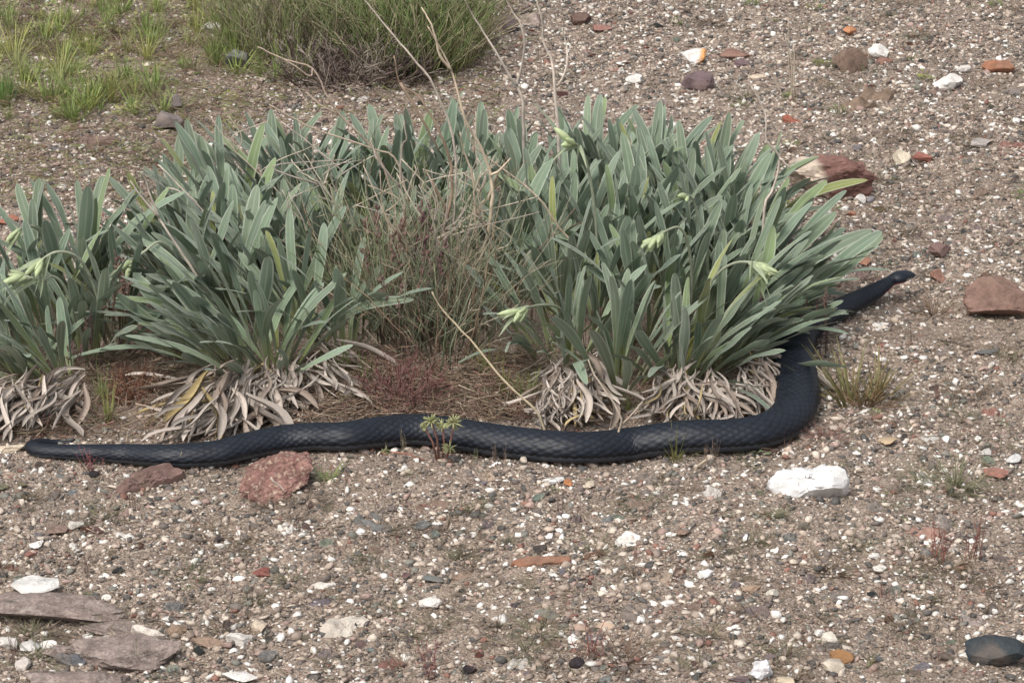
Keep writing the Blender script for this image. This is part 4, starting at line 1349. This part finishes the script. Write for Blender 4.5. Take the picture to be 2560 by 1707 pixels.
# ------------------------------------------------------------------ grass tufts, sprigs, small herbs
def tuft_mesh(kind, seed):
    rr = random.Random(seed)
    mb = MB()
    if kind in ('grass', 'wiry'):
        n = 40 if kind == 'grass' else 48
        for i in range(n):
            a = rr.uniform(0, 6.28)
            q = rr.random()
            b = Vector((math.cos(a), math.sin(a), 0)) * q * .28 + Vector((0, 0, -.05))
            fan = (.25 + .75 * q) * (1 if kind == 'grass' else 1.4)
            d = Vector((math.cos(a) * fan + rr.gauss(0, .2), math.sin(a) * fan + rr.gauss(0, .2), 1)).normalized()
            L_ = rr.uniform(.4, 1.05)
            pts = []
            for k in range(4):
                t = k / 3
                pts.append(b + d * L_ * t + Vector((math.cos(a), math.sin(a), 0)) * .25 * t * t * q - Vector((0, 0, .12 * t * t * q)))
            sd = Vector((-math.sin(a), math.cos(a), 0))
            if kind == 'grass':
                mb.ribbon(pts, rr.uniform(.010, .024), sd)
            else:
                mb.tube(pts, .012, .005, 3)
    elif kind == 'sprig':
        for i in range(9):
            a = rr.uniform(0, 6.28)
            fan = rr.uniform(.05, .45)
            d = Vector((math.cos(a) * fan, math.sin(a) * fan, 1)).normalized()
            b = Vector((rr.uniform(-.25, .25), rr.uniform(-.25, .25), -.04))
            L_ = rr.uniform(.5, 1.05)
            pts = [b + d * L_ * t + Vector((.05 * math.sin(3 * t + i), .05 * math.cos(4 * t), 0)) for t in (0, .3, .65, 1)]
            mb.tube(pts, .014, .006, 4)
            for j in range(5):
                q = pts[1] + (pts[3] - pts[1]) * rr.random()
                ad = Vector((rr.gauss(0, 1), rr.gauss(0, 1), rr.uniform(.2, 1))).normalized()
                mb.tube([q, q + ad * rr.uniform(.06, .14)], .010, .006, 3)
    elif kind == 'herb':
        for i in range(46):
            a = rr.uniform(0, 6.28)
            q = rr.random() ** .6
            c = Vector((math.cos(a) * q * .5, math.sin(a) * q * .5, rr.uniform(0, .5) * (1.1 - q)))
            d = Vector((math.cos(a) + rr.gauss(0, .5), math.sin(a) + rr.gauss(0, .5), rr.uniform(.1, 1.2))).normalized()
            sd = d.cross(Vector((rr.gauss(0, .3), rr.gauss(0, .3), 1))).normalized()
            L_ = rr.uniform(.12, .26)
            w = L_ * rr.uniform(.16, .30)
            n0 = len(mb.v)
            mb.v += [c, c + d * L_ * .5 - sd * w, c + d * L_ * .55 + sd * w, c + d * L_]
            mb.f.append((n0, n0 + 1, n0 + 3, n0 + 2))
            if i % 4 == 0:
                mb.tube([Vector((c.x * .3, c.y * .3, -.05)), Vector((c.x * .6, c.y * .6, c.z * .6)), c], .012, .008, 3)
    elif kind == 'panicle':
        for i in range(6):
            a = rr.uniform(0, 6.28)
            fan = rr.uniform(.05, .5)
            d = Vector((math.cos(a) * fan, math.sin(a) * fan, 1)).normalized()
            b = Vector((rr.uniform(-.06, .06), rr.uniform(-.06, .06), -.02))
            L_ = rr.uniform(.65, 1.0)
            tip = b + d * L_
            mb.tube([b, b + d * L_ * .5 + Vector((.02, 0, 0)), tip], .008, .005, 3)
            for j in range(16):
                t = rr.uniform(.72, 1.02)
                q = b + d * L_ * t
                ad = Vector((rr.gauss(0, .8), rr.gauss(0, .8), rr.uniform(.2, 1))).normalized()
                mb.blob(q, ad * rr.uniform(.04, .085), rr.uniform(.010, .018), sides=4)
    return mb.mesh('tuft_' + kind, M['grass'] if kind in ('grass', 'herb') else M['twig'])


TUFT = {k: [tuft_mesh(k, 40 + i) for i in range(7)] for k in ('grass', 'wiry', 'sprig', 'herb', 'panicle')}
for k_, lst in TUFT.items():
    for me_ in lst:
        me_.name = 'tuft'


def tuft(kind, px, py, hpx, color, label, cat, group=None, name=None, squash=1.0):
    p = P(px, py)
    s = mpp(p) * hpx
    o = link(name or {'grass': 'grass_tuft', 'wiry': 'dry_tuft', 'sprig': 'sprig', 'herb': 'herb', 'panicle': 'seed_grass'}[kind], random.choice(TUFT[kind]), loc=p, color=color)
    o.rotation_euler = (0, 0, random.uniform(0, 6.28))
    w = s * random.uniform(.85, 1.2) * squash
    o.scale = (w, w, s)
    return tag(o, label, cat, group)


GRN, YGR, OLV, DRYG, REDS, BRS = (.16, .22, .06), (.30, .31, .10), (.17, .17, .08), (.30, .235, .15), (.25, .09, .075), (.20, .13, .09)
# on their own
tuft('sprig', 240, 1180, 70, (.27, .10, .11), 'pinkish-red sprig beside the tail of the snake', 'sprig')
tuft('grass', 200, 1150, 36, (.24, .30, .09), 'small green tuft touching the snake near its tail', 'tuft')
tuft('panicle', 446, 1168, 60, (.40, .34, .27), 'pale seed head standing against the black snake', 'grass')
tuft('grass', 820, 1200, 60, GRN, 'small green tuft beside the reddish lichened rock', 'tuft')
tuft('grass', 1690, 1150, 120, (.27, .27, .10), 'yellow-green spiky tuft in front of the snake', 'tuft', squash=.8)
for x_, h_ in ((1190, 46), (1236, 60), (1262, 56), (1420, 60), (1448, 50), (1490, 56), (1572, 46), (1765, 70), (1780, 84), (1010, 70), (960, 56)):
    tuft('sprig', x_, 1158 + random.uniform(-6, 10) - (30 if x_ < 1100 else 0), h_, random.choice(((.24, .26, .14), (.33, .29, .20), (.27, .20, .15))), 'tiny thin sprig standing close in front of the snake', 'sprig', 'tiny sprigs along the snake', squash=.35)
tuft('herb', 1870, 1135, 70, (.17, .22, .13), 'grey-green curled herb against the bend of the snake', 'herb', squash=1.1)
tuft('panicle', 1800, 1120, 90, (.46, .42, .38), 'silvery star-shaped seed head in front of the snake', 'grass')
tuft('wiry', 1960, 1120, 70, (.22, .14, .10), 'brown wiry tuft under the bend of the snake', 'tuft', squash=1.6)
tuft('wiry', 2060, 1095, 60, (.23, .12, .10), 'reddish wiry tuft right of the bend of the snake', 'tuft', squash=1.5)
tuft('grass', 2128, 1005, 190, (.20, .19, .08), 'olive grass tuft right of the bend of the snake', 'tuft', squash=.8)
tuft('grass', 2190, 995, 160, (.22, .19, .09), 'brownish-green grass tuft next to the olive one', 'tuft', squash=.9)
tuft('wiry', 2160, 1015, 120, (.24, .16, .09), 'tan wiry tuft below the olive grass tuft', 'tuft', squash=1.1)
tuft('herb', 2188, 1035, 34, (.27, .33, .12), 'tiny pale green herb below the olive grass tuft', 'herb')
tuft('wiry', 2330, 790, 70, (.19, .13, .085), 'dark wiry tuft between the snake head and the big reddish rock', 'tuft', squash=1.4)
tuft('wiry', 2170, 700, 36, (.27, .18, .17), 'low mauve wiry tuft behind the neck of the snake', 'tuft', squash=2.2)
tuft('sprig', 2350, 1400, 130, REDS, 'tall red-stemmed sprigs over the flat pinkish-brown stone', 'sprig', squash=.8)
tuft('sprig', 2430, 1400, 140, (.21, .09, .07), 'dark red-stemmed sprigs right of the flat pinkish-brown stone', 'sprig', squash=.7)
tuft('wiry', 2360, 1420, 60, (.19, .14, .09), 'brown wiry cushion under the red-stemmed sprigs', 'tuft', squash=2)
tuft('wiry', 2390, 1215, 90, (.16, .165, .09), 'green-brown wiry cushion above the flat pinkish-brown stone', 'tuft', squash=1.3)
tuft('wiry', 2080, 1425, 70, (.19, .145, .095), 'brown wiry cushion with green bits below the white rock', 'tuft', squash=1.8)
tuft('wiry', 1560, 1650, 80, (.20, .13, .09), 'brown wiry cushion at the bottom of the gravel', 'tuft', squash=2)
tuft('sprig', 1480, 1640, 110, REDS, 'red-stemmed sprigs beside the dark blue-grey pebble', 'sprig')
tuft('sprig', 1075, 1690, 130, (.27, .10, .11), 'purplish-red sprigs at the bottom of the gravel', 'sprig', squash=.6)
tuft('sprig', 1400, 1280, 80, (.13, .09, .075), 'thin dark upright sprig below the smooth white pebble', 'sprig', squash=.4)
tuft('wiry', 600, 1350, 60, (.22, .17, .11), 'tan wiry cushion on the left gravel', 'tuft', squash=1.8)
tuft('wiry', 520, 1330, 40, (.20, .15, .10), 'small brown wiry cushion next to the tan one', 'tuft', squash=1.8)
tuft('sprig', 215, 1440, 80, (.14, .08, .07), 'dark red sprig on the left gravel above the bedrock', 'sprig', squash=.5)
tuft('sprig', 625, 1500, 60, (.16, .12, .09), 'dark sprig on the gravel near the purple-grey stone', 'sprig', squash=.6)
tuft('grass', 340, 1660, 110, (.19, .23, .10), 'slim green seedling growing on the lower bedrock slab', 'tuft', squash=.3)
tuft('sprig', 35, 1660, 110, (.16, .10, .09), 'dark thin sprig in front of the pinkish-white stone', 'sprig', squash=.4)
tuft('grass', 2180, 1660, 70, (.30, .31, .11), 'single yellow-green blade tuft on sandy soil', 'tuft', squash=.35)
tuft('herb', 220, 1495, 34, (.13, .17, .06), 'dark green herb beside the white oval plate', 'herb')
tuft('herb', 430, 1690, 60, (.22, .24, .20), 'grey-green herb below the lower bedrock slab', 'herb')
for (x, y, h, c, lab) in ((2070, 165, 46, (.20, .24, .07), 'yellow-green herb at the left foot of the dark brown hollow rock'), (2040, 160, 30, (.18, .22, .07), 'small green herb left of the dark brown hollow rock'), (2150, 180, 40, (.10, .15, .05), 'dark green herb in the hollow of the dark brown rock'), (2310, 200, 46, (.28, .32, .08), 'bright yellow-green herb beside the bright white stone'), (2095, 285, 56, (.17, .22, .07), 'green herb at the end of the long flat brown stone'), (1978, 362, 36, (.19, .27, .06), 'bright green herb above the red and grey rock'), (2035, 25, 44, (.15, .20, .06), 'green herb on the upper gravel by the small orange stone'), (1880, 14, 50, (.16, .21, .06), 'leafy green herb at the top of the gravel'), (1690, 60, 40, (.16, .21, .06), 'green herb above the white and orange stone'), (1975, 245, 40, (.24, .28, .10), 'pale green herb at the foot of the pale grass stalks'), (2280, 150, 30, (.22, .26, .07), 'tiny green herb near the long orange-red stone'), (1850, 270, 40, (.30, .31, .14), 'yellowish herb behind the right-hand leaf tips'), (1945, 520, 60, (.21, .25, .05), 'bright green herb at the right end of the leafy patch'), (2095, 525, 30, (.18, .22, .08), 'small green herb below the red and grey rock'), (2490, 15, 40, (.16, .20, .07), 'green herb near the upper right stones'), (2548, 495, 46, (.16, .21, .07), 'green herb on the far right gravel')):
    tuft('herb', x, y, h, c, lab, 'herb')
# sedum-like herb with star heads in front of the snake
p0 = P(1105, 1150)
sed = empty('star_leaved_herb', p0)
tag(sed, 'red-stemmed herb with pale yellow-green star heads in front of the snake', 'herb')
for hx, hy, hs in ((1078, 1052, 24), (1106, 1062, 20), (1134, 1056, 25), (1124, 1120, 20), (966, 1128, 16), (1060, 1066, 14)):
    b = P(1105 + (hx - 1105) * .25, 1150)
    tip = V(hx, hy, p0.y - .01)
    if tip.z < b.z + .004:
        tip.z = b.z + .006
    mb = MB()
    mb.tube([b - Vector((0, 0, .003)), (b + tip) / 2 + Vector((.002, 0, .002)), tip], .0014, .0009, 5)
    mb.build('stem', M['twig'], sed, color=(.27, .135, .105))
    mb = MB()
    s = mpp(tip) * hs
    for i in range(34):
        d = Vector((random.gauss(0, 1), random.gauss(0, 1), random.gauss(.25, .8))).normalized()
        mb.blob(tip, d * s * random.uniform(.7, 1.15), s * .10, sides=4)
    mb.build('star_head', M['grass'], sed, color=(.36, .37, .19))
# purple-brown seed grasses among the leaves
for (x, y, h) in ((190, 980, 150), (250, 900, 190), (300, 860, 260), (330, 880, 240), (230, 940, 170), (280, 920, 240), (1000, 900, 300), (1060, 860, 380), (960, 860, 400), (1180, 860, 160), (1590, 880, 190), (1700, 870, 190), (1840, 880, 190), (1900, 900, 190), (2020, 880, 150), (2070, 880, 170), (1470, 900, 180), (1330, 800, 120), (690, 980, 100), (870, 1010, 80)):
    tuft('panicle', x, y, h, random.choice(((.17, .115, .095), (.22, .15, .12), (.15, .09, .085))), 'purple-brown seed grass standing among the grey-green leaves', 'grass', 'seed grasses among the leafy plants', squash=.55)
for (x, y, h) in ((1360, 1010, 90), (1660, 950, 110)):
    tuft('panicle', x, y, h, (.44, .38, .36), 'pale silvery seed head at the foot of the right-hand leaves', 'grass', 'silvery seed heads', squash=.5)
# green grass in the gaps of the leafy patch
for (x, y, h) in ((270, 1060, 130), (255, 1010, 140), (1260, 990, 110), (1300, 1010, 100), (1330, 985, 110), (1530, 1010, 90), (1570, 1030, 70), (1610, 1035, 60), (820, 960, 140), (860, 950, 150), (920, 960, 130), (1220, 940, 120), (1690, 1000, 80), (1950, 960, 70)):
    tuft('grass', x, y, h, random.choice(((.19, .24, .06), (.23, .25, .08), (.16, .21, .06))), 'green grass tuft in a gap at the foot of the leafy plants', 'tuft', 'grass tufts at the foot of the leafy plants', squash=.5)
# the grassy corner at the upper left
n = 0
while n < 290:
    x, y = random.uniform(-60, 700), random.uniform(-30, 330)
    if y > 230 + 80 * math.sin(x / 140.0) and random.random() < .8:
        continue
    if x > 480 and y > 180 and random.random() < .6:
        continue
    k = random.random()
    if k < .52:
        tuft('grass', x, y, random.uniform(40, 110), random.choice(((.20, .27, .08), (.25, .31, .10), YGR, (.24, .26, .11))), 'green grass tuft in the grassy corner behind the leafy patch', 'tuft', 'grass tufts in the grassy corner', squash=random.uniform(.5, 1))
    elif k < .80:
        tuft('herb', x, y, random.uniform(34, 66), random.choice(((.34, .34, .14), (.34, .32, .17), (.25, .28, .12))), 'yellowish herb in the grassy corner behind the leafy patch', 'herb', 'yellowish herbs in the grassy corner', squash=1.2)
    else:
        tuft('wiry', x, y, random.uniform(24, 60), random.choice((DRYG, BRS, (.25, .18, .12))), 'brown wiry tuft in the grassy corner behind the leafy patch', 'tuft', 'brown wiry tufts in the grassy corner', squash=1.1)
    n += 1
for x, y, h in ((8, 260, 120), (25, 250, 100), (0, 240, 110)):
    tuft('grass', x, y, h, (.11, .20, .05), 'tall dark green grass clump beside the grassy corner herbs', 'tuft', 'tall dark green grass clumps', squash=.5)
for i in range(46):
    x, y = random.choice(((random.uniform(540, 760), random.uniform(60, 210)), (random.uniform(1020, 1220), random.uniform(40, 185)), (random.uniform(600, 1100), random.uniform(-20, 60))))
    tuft('grass', x, y, random.uniform(90, 210), random.choice(((.22, .27, .09), (.28, .30, .12), (.19, .24, .08), (.33, .31, .17))), 'tall loose grass tuft growing round the green shrub', 'tuft', 'tall grass tufts round the shrub', squash=random.uniform(.3, .55))
# a yellow flower
p0 = P(540, 55)
fl = empty('yellow_flower', p0)
tag(fl, 'tiny yellow flower on a thin stalk above the white stone', 'flower')
mb = MB()
tip = V(541, 28, p0.y)
mb.tube([p0 - Vector((0, 0, .003)), (p0 + tip) / 2, tip], .0008, .0006, 4)
mb.build('stem', M['twig'], fl, color=(.2, .24, .09))
mb = MB()
for i in range(9):
    a = i / 9 * 6.28
    d = Vector((math.cos(a), math.sin(a), .35))
    mb.ribbon([tip, tip + d * .0022, tip + d * .0042], .0012, Vector((-math.sin(a), math.cos(a), 0)))
mb.build('flower_head', M['bud'], fl, color=(.75, .68, .06))
# low wiry cushions scattered over the gravel
n = 0
while n < 230:
    x, y = random.uniform(-30, 2590), random.uniform(10, 1700)
    inpatch = (y < 1060 and y > 420 and x < 2060)
    if inpatch or (x < 700 and y < 330) or (560 < x < 1200 and y < 230):
        continue
    if y > 1035 and y < 1160 and x < 2060:
        continue
    k = random.random()
    sc_ = .7 + .5 * y / 1707
    if k < .62:
        tuft('wiry', x, y, random.uniform(20, 46) * sc_, random.choice(((.21, .16, .115), (.19, .155, .11), (.24, .19, .145), (.19, .18, .11), (.16, .16, .095))), 'low brown wiry cushion scattered on the open gravel', 'tuft', 'low wiry cushions on the gravel', squash=random.uniform(1.6, 2.6))
    elif k < .82:
        tuft('herb', x, y, random.uniform(14, 30) * sc_, random.choice(((.17, .20, .09), (.21, .22, .11), (.16, .17, .10))), 'tiny green herb scattered on the open gravel', 'herb', 'tiny herbs on the gravel')
    else:
        tuft('sprig', x, y, random.uniform(30, 70) * sc_, random.choice(((.17, .10, .08), (.24, .11, .09), (.30, .24, .17))), 'thin upright sprig scattered on the open gravel', 'sprig', 'thin sprigs on the gravel', squash=.5)
    n += 1

# a bleached snail shell on the lower gravel
p0 = P(268, 1498)
mb = MB()
s = mpp(p0)
pts, rr_ = [], []
for i in range(60):
    t = i / 59
    a = t * 5.2 * math.pi
    q = (1.5 + 8.5 * t) * s
    pts.append(Vector((math.cos(a) * q, math.sin(a) * q * .9, .003 - .001 * t)))
b0 = 0
sides = 8
for i, c in enumerate(pts):
    t = i / 59
    rr_ = (1.3 + 3.6 * t) * s
    tn = (pts[min(i + 1, 59)] - pts[max(i - 1, 0)]).normalized()
    a1 = tn.cross(Vector((0, 0, 1))).normalized()
    for k in range(sides):
        an = k / sides * 6.2832
        mb.v.append(p0 + c + a1 * math.cos(an) * rr_ + Vector((0, 0, math.sin(an) * rr_)))
for i in range(59):
    for k in range(sides):
        k2 = (k + 1) % sides
        mb.f.append((i * sides + k, i * sides + k2, (i + 1) * sides + k2, (i + 1) * sides + k))
mb.f.append(tuple(range(sides)))
sh = mb.build('snail_shell', M['chalk'], origin=p0, color=(.72, .68, .60))
sh.rotation_euler = (R(18), 0, 0)
tag(sh, 'small bleached spiral snail shell beside the bedrock slab', 'shell')

# ------------------------------------------------------------------ loose pebbles one by one (the 300 largest)
PEB = []
for k in range(14):
    v, f = cut_rock(2, 4000 + k, 11, .36, .78, .05)
    me = new_mesh('pebble', v, f, M['pebble'])
    try:
        me.set_sharp_from_angle(angle=R(34))
    except Exception:
        pass
    PEB.append(me)
PAL = [('white', (.72, .69, .64), .30), ('cream', (.58, .48, .37), .20), ('tan', (.40, .30, .22), .13), ('grey', (.26, .235, .215), .13), ('dark grey', (.125, .12, .12), .09), ('reddish', (.32, .15, .11), .09), ('pinkish', (.46, .31, .25), .06)]


def on_rock(x, y, m=0.0):
    for rx, ry, a, b in ALL_ROCK:
        if ((x - rx) / (a + m)) ** 2 + ((y - ry) / (b + m)) ** 2 < .8:
            return True
    return False


def on_snake(x, y, m=0.0):
    d = np.hypot(snake_xy[:, 0] - x, snake_xy[:, 1] - y)
    return bool((d < snake_r * 1.0 + m).any())


def in_patch(px, py):
    top = np.interp(px, [-100, 0, 300, 500, 700, 1500, 1800, 1900, 2000], [760, 720, 700, 580, 540, 520, 560, 660, 800])
    return (py > top) and (py < 990) and (px < 1960)


cnt = 0
while cnt < 300:
    px, py = random.uniform(-20, 2580), random.uniform(0, 1715)
    if in_patch(px, py) or (px < 560 and py < 300 and random.random() < .7) or (600 < px < 1180 and py < 190):
        continue
    if py < 1040 and random.random() < .25:
        continue
    p = P(px, py)
    w = random.lognormvariate(math.log(25), .32) * (.72 + .4 * py / 1707) * mpp(p)
    if on_rock(p.x, p.y, w * .4) or on_snake(p.x, p.y, w * .6 + .004):
        continue
    u, acc = random.random(), 0
    for nm, cc, pr in PAL:
        acc += pr
        if u < acc:
            break
    o = link('pebble', random.choice(PEB), color=tuple(c * random.uniform(.88, 1.12) for c in cc))
    zz = w * random.uniform(.24, .44)
    o.scale = (w / 2, w / 2 * random.uniform(.65, 1.1), zz / 2 * 1.5)
    o.location = (p.x, p.y, p.z + zz * .22)
    o.rotation_euler = (random.uniform(-.2, .2), random.uniform(-.2, .2), random.uniform(0, 6.28))
    tag(o, '%s pebble lying loose in the open gravel' % nm, 'pebble', 'loose %s pebbles' % nm)
    ALL_ROCK.append((p.x, p.y, w / 2, w / 2))
    cnt += 1


# ------------------------------------------------------------------ gravel: tens of thousands of grains, one object
def frame_points(n, mx=0.0, my=0.0):
    """even over the ground: pixels accepted by their ground area"""
    out = []
    amax = None
    while sum(len(o) for o in out) < n:
        m = n * 3
        px = rng.uniform(-mx, 2560 + mx, m)
        py = rng.uniform(-my, 1707 + my, m)
        a = R(PITCH) + np.arctan((py - 853.5) / FP)
        area = 1 / np.sin(a) ** 3
        area /= (1 / math.sin(R(PITCH) + math.atan((-my - 853.5) / FP)) ** 3)
        keep = rng.random(m) < area
        out.append(np.stack([px[keep], py[keep]], -1))
    return np.concatenate(out)[:n]


def to_ground(pp):
    dx = pp[:, 0] - 1280
    dv = pp[:, 1] - 853.5
    dy = _F.y * FP - _U.y * dv
    dz = _F.z * FP - _U.z * dv
    z = np.zeros(len(pp))
    for _ in range(4):
        t = (z - CAM_H) / dz
        x, y = dx * t, dy * t
        z = g(x, y)
    return x, y, z


def patchiness(x, y, seed, f):
    rr = np.random.default_rng(seed)
    s = np.zeros(len(x))
    for _ in range(8):
        k = rr.normal(0, f, 2)
        s += np.sin(k[0] * x + k[1] * y + rr.uniform(0, 6.28))
    return s / 8 ** .5


def grains(name, n, med, sig, shape, mx, my, label, seed, dmin, dmax):
    pp = frame_points(n, mx, my)
    x, y, z = to_ground(pp)
    bare = patchiness(x, y, 5, 9.0)                       # sandy patches with fewer stones
    patch = np.interp(pp[:, 0], [-100, 0, 300, 500, 700, 1500, 1800, 1900, 2000], [800, 760, 740, 620, 580, 560, 600, 700, 840])
    inside = (pp[:, 1] > patch) & (pp[:, 1] < 985) & (pp[:, 0] < 1960) & (pp[:, 0] > -40)
    strip = (pp[:, 1] >= 985) & (pp[:, 1] < 1075) & (pp[:, 0] < 1960)
    corner = (pp[:, 0] < 640) & (pp[:, 1] < 330)
    keep = ~inside & (~corner | (rng.random(n) < .5)) & (rng.random(n) < np.clip(1.0 - .36 * bare, .2, 1)) & (~strip | (rng.random(n) < .3))
    x, y, z = x[keep], y[keep], z[keep]
    n = len(x)
    d = np.clip(np.exp(rng.normal(math.log(med), sig, n)), dmin, dmax)
    V0, F0 = shape
    nv = len(V0)
    pal = np.array([(.74, .71, .66), (.58, .50, .42), (.43, .35, .285), (.32, .255, .21), (.235, .19, .16), (.165, .14, .125), (.10, .095, .09), (.25, .135, .105), (.38, .275, .235), (.20, .195, .17)])
    pr = np.array([.13, .14, .15, .15, .13, .13, .10, .025, .045, .06])
    hue = patchiness(x, y, 9, 7.0)
    ci = rng.choice(len(pal), n, p=pr / pr.sum())
    col = pal[ci] * rng.uniform(.82, 1.15, (n, 1)) * (1 + .05 * hue[:, None])
    asp = rng.uniform(.42, 1.0, n)
    hz = rng.uniform(.30, .70, n)
    th = rng.uniform(0, 6.28, n)
    tx, ty = rng.normal(0, .35, n), rng.normal(0, .35, n)
    vv = V0[None] * np.clip(1 + rng.normal(0, .27, (n, nv, 1)), .45, 1.6) + rng.normal(0, .10, (n, nv, 3))
    vv = vv * np.stack([d / 2, d / 2 * asp, d / 2 * hz], -1)[:, None, :]
    c, s = np.cos(th)[:, None], np.sin(th)[:, None]
    X = vv[..., 0] * c - vv[..., 1] * s
    Y = vv[..., 0] * s + vv[..., 1] * c
    Z = vv[..., 2] + X * tx[:, None] * .5 + Y * ty[:, None] * .5
    Z = Z + (d * hz * rng.uniform(.0, .34, n))[:, None]
    pos = np.stack([X + x[:, None], Y + y[:, None], Z + z[:, None]], -1).reshape(-1, 3)
    fs = (F0[None] + (np.arange(n) * nv)[:, None, None]).reshape(-1, 3)
    o = link(name, np_mesh(name, pos, fs, M['gravel'], np.repeat(col, nv, 0), smooth=False))
    return tag(o, label, 'gravel', kind='stuff')


OCT = (np.array([(1, 0, 0), (-1, 0, 0), (0, 1, 0), (0, -1, 0), (0, 0, 1), (0, 0, -1)], float), np.array([(0, 2, 4), (2, 1, 4), (1, 3, 4), (3, 0, 4), (2, 0, 5), (1, 2, 5), (3, 1, 5), (0, 3, 5)]))
grains('gravel', 46000, .0066, .34, ICO[0], 60, 30, 'mixed pale and dark gravel covering the open ground', 1, .0045, .013)
grains('gravel', 95000, .0040, .30, OCT, 60, 30, 'fine grit filling the spaces of the gravel', 2, .002, .006)
grains('gravel', 26000, .0058, .40, OCT, 900, 500, 'sparser gravel spreading round the edges of the open ground', 3, .002, .012)


# ------------------------------------------------------------------ dry litter: strands nobody could count
def litter(name, n, regions, label, lmin, lmax, w, cols, lift=.004, seed=0):
    mb = MB()
    rr = random.Random(seed)
    for i in range(n):
        x0, y0, x1, y1 = rr.choice(regions)
        px, py = rr.uniform(x0, x1), rr.uniform(y0, y1)
        p = P(px, py)
        a = rr.uniform(0, 6.28)
        L_ = rr.uniform(lmin, lmax)
        d = Vector((math.cos(a), math.sin(a), rr.gauss(0, .25)))
        q = p + Vector((0, 0, rr.uniform(0, lift)))
        bow = Vector((-math.sin(a), math.cos(a), .3)) * L_ * rr.uniform(-.25, .25)
        c = rr.choice(cols)
        k = rr.uniform(.7, 1.3)
        mb.tube([q - d * L_ / 2, q + bow, q + d * L_ / 2], w * rr.uniform(.6, 1.4), w * .5, 3, (c[0] * k, c[1] * k, c[2] * k))
    o = mb.build(name, M['strand'])
    return tag(o, label, 'litter', kind='stuff')


LB = [(.24, .17, .12), (.32, .24, .17), (.18, .125, .095), (.38, .30, .23), (.24, .14, .11), (.21, .18, .12)]
litter('dry_litter', 4200, [(-40, 900, 420, 1100), (380, 880, 980, 1070), (780, 880, 1320, 1060), (1200, 880, 1920, 1060), (800, 950, 1300, 1050)], 'brown dry plant litter under the leafy plants and behind the snake', .012, .05, .0007, LB, .014, 1)
litter('dry_litter', 4200, [(-60, -30, 720, 420), (-60, -30, 640, 300), (400, 130, 1250, 320), (-60, 300, 520, 520)], 'brown dry litter in the grassy corner and round the shrub', .010, .04, .0006, LB + [(.30, .30, .13), (.25, .28, .10), (.27, .31, .12)], .012, 2)
litter('dry_litter', 6000, [(-60, 1060, 2620, 1740), (1950, -20, 2620, 1100), (1150, -20, 2620, 560)], 'thin brown plant fibres strewn over the gravel', .006, .022, .0005, LB + [(.20, .19, .12), (.17, .165, .105), (.45, .38, .29)], .005, 3)
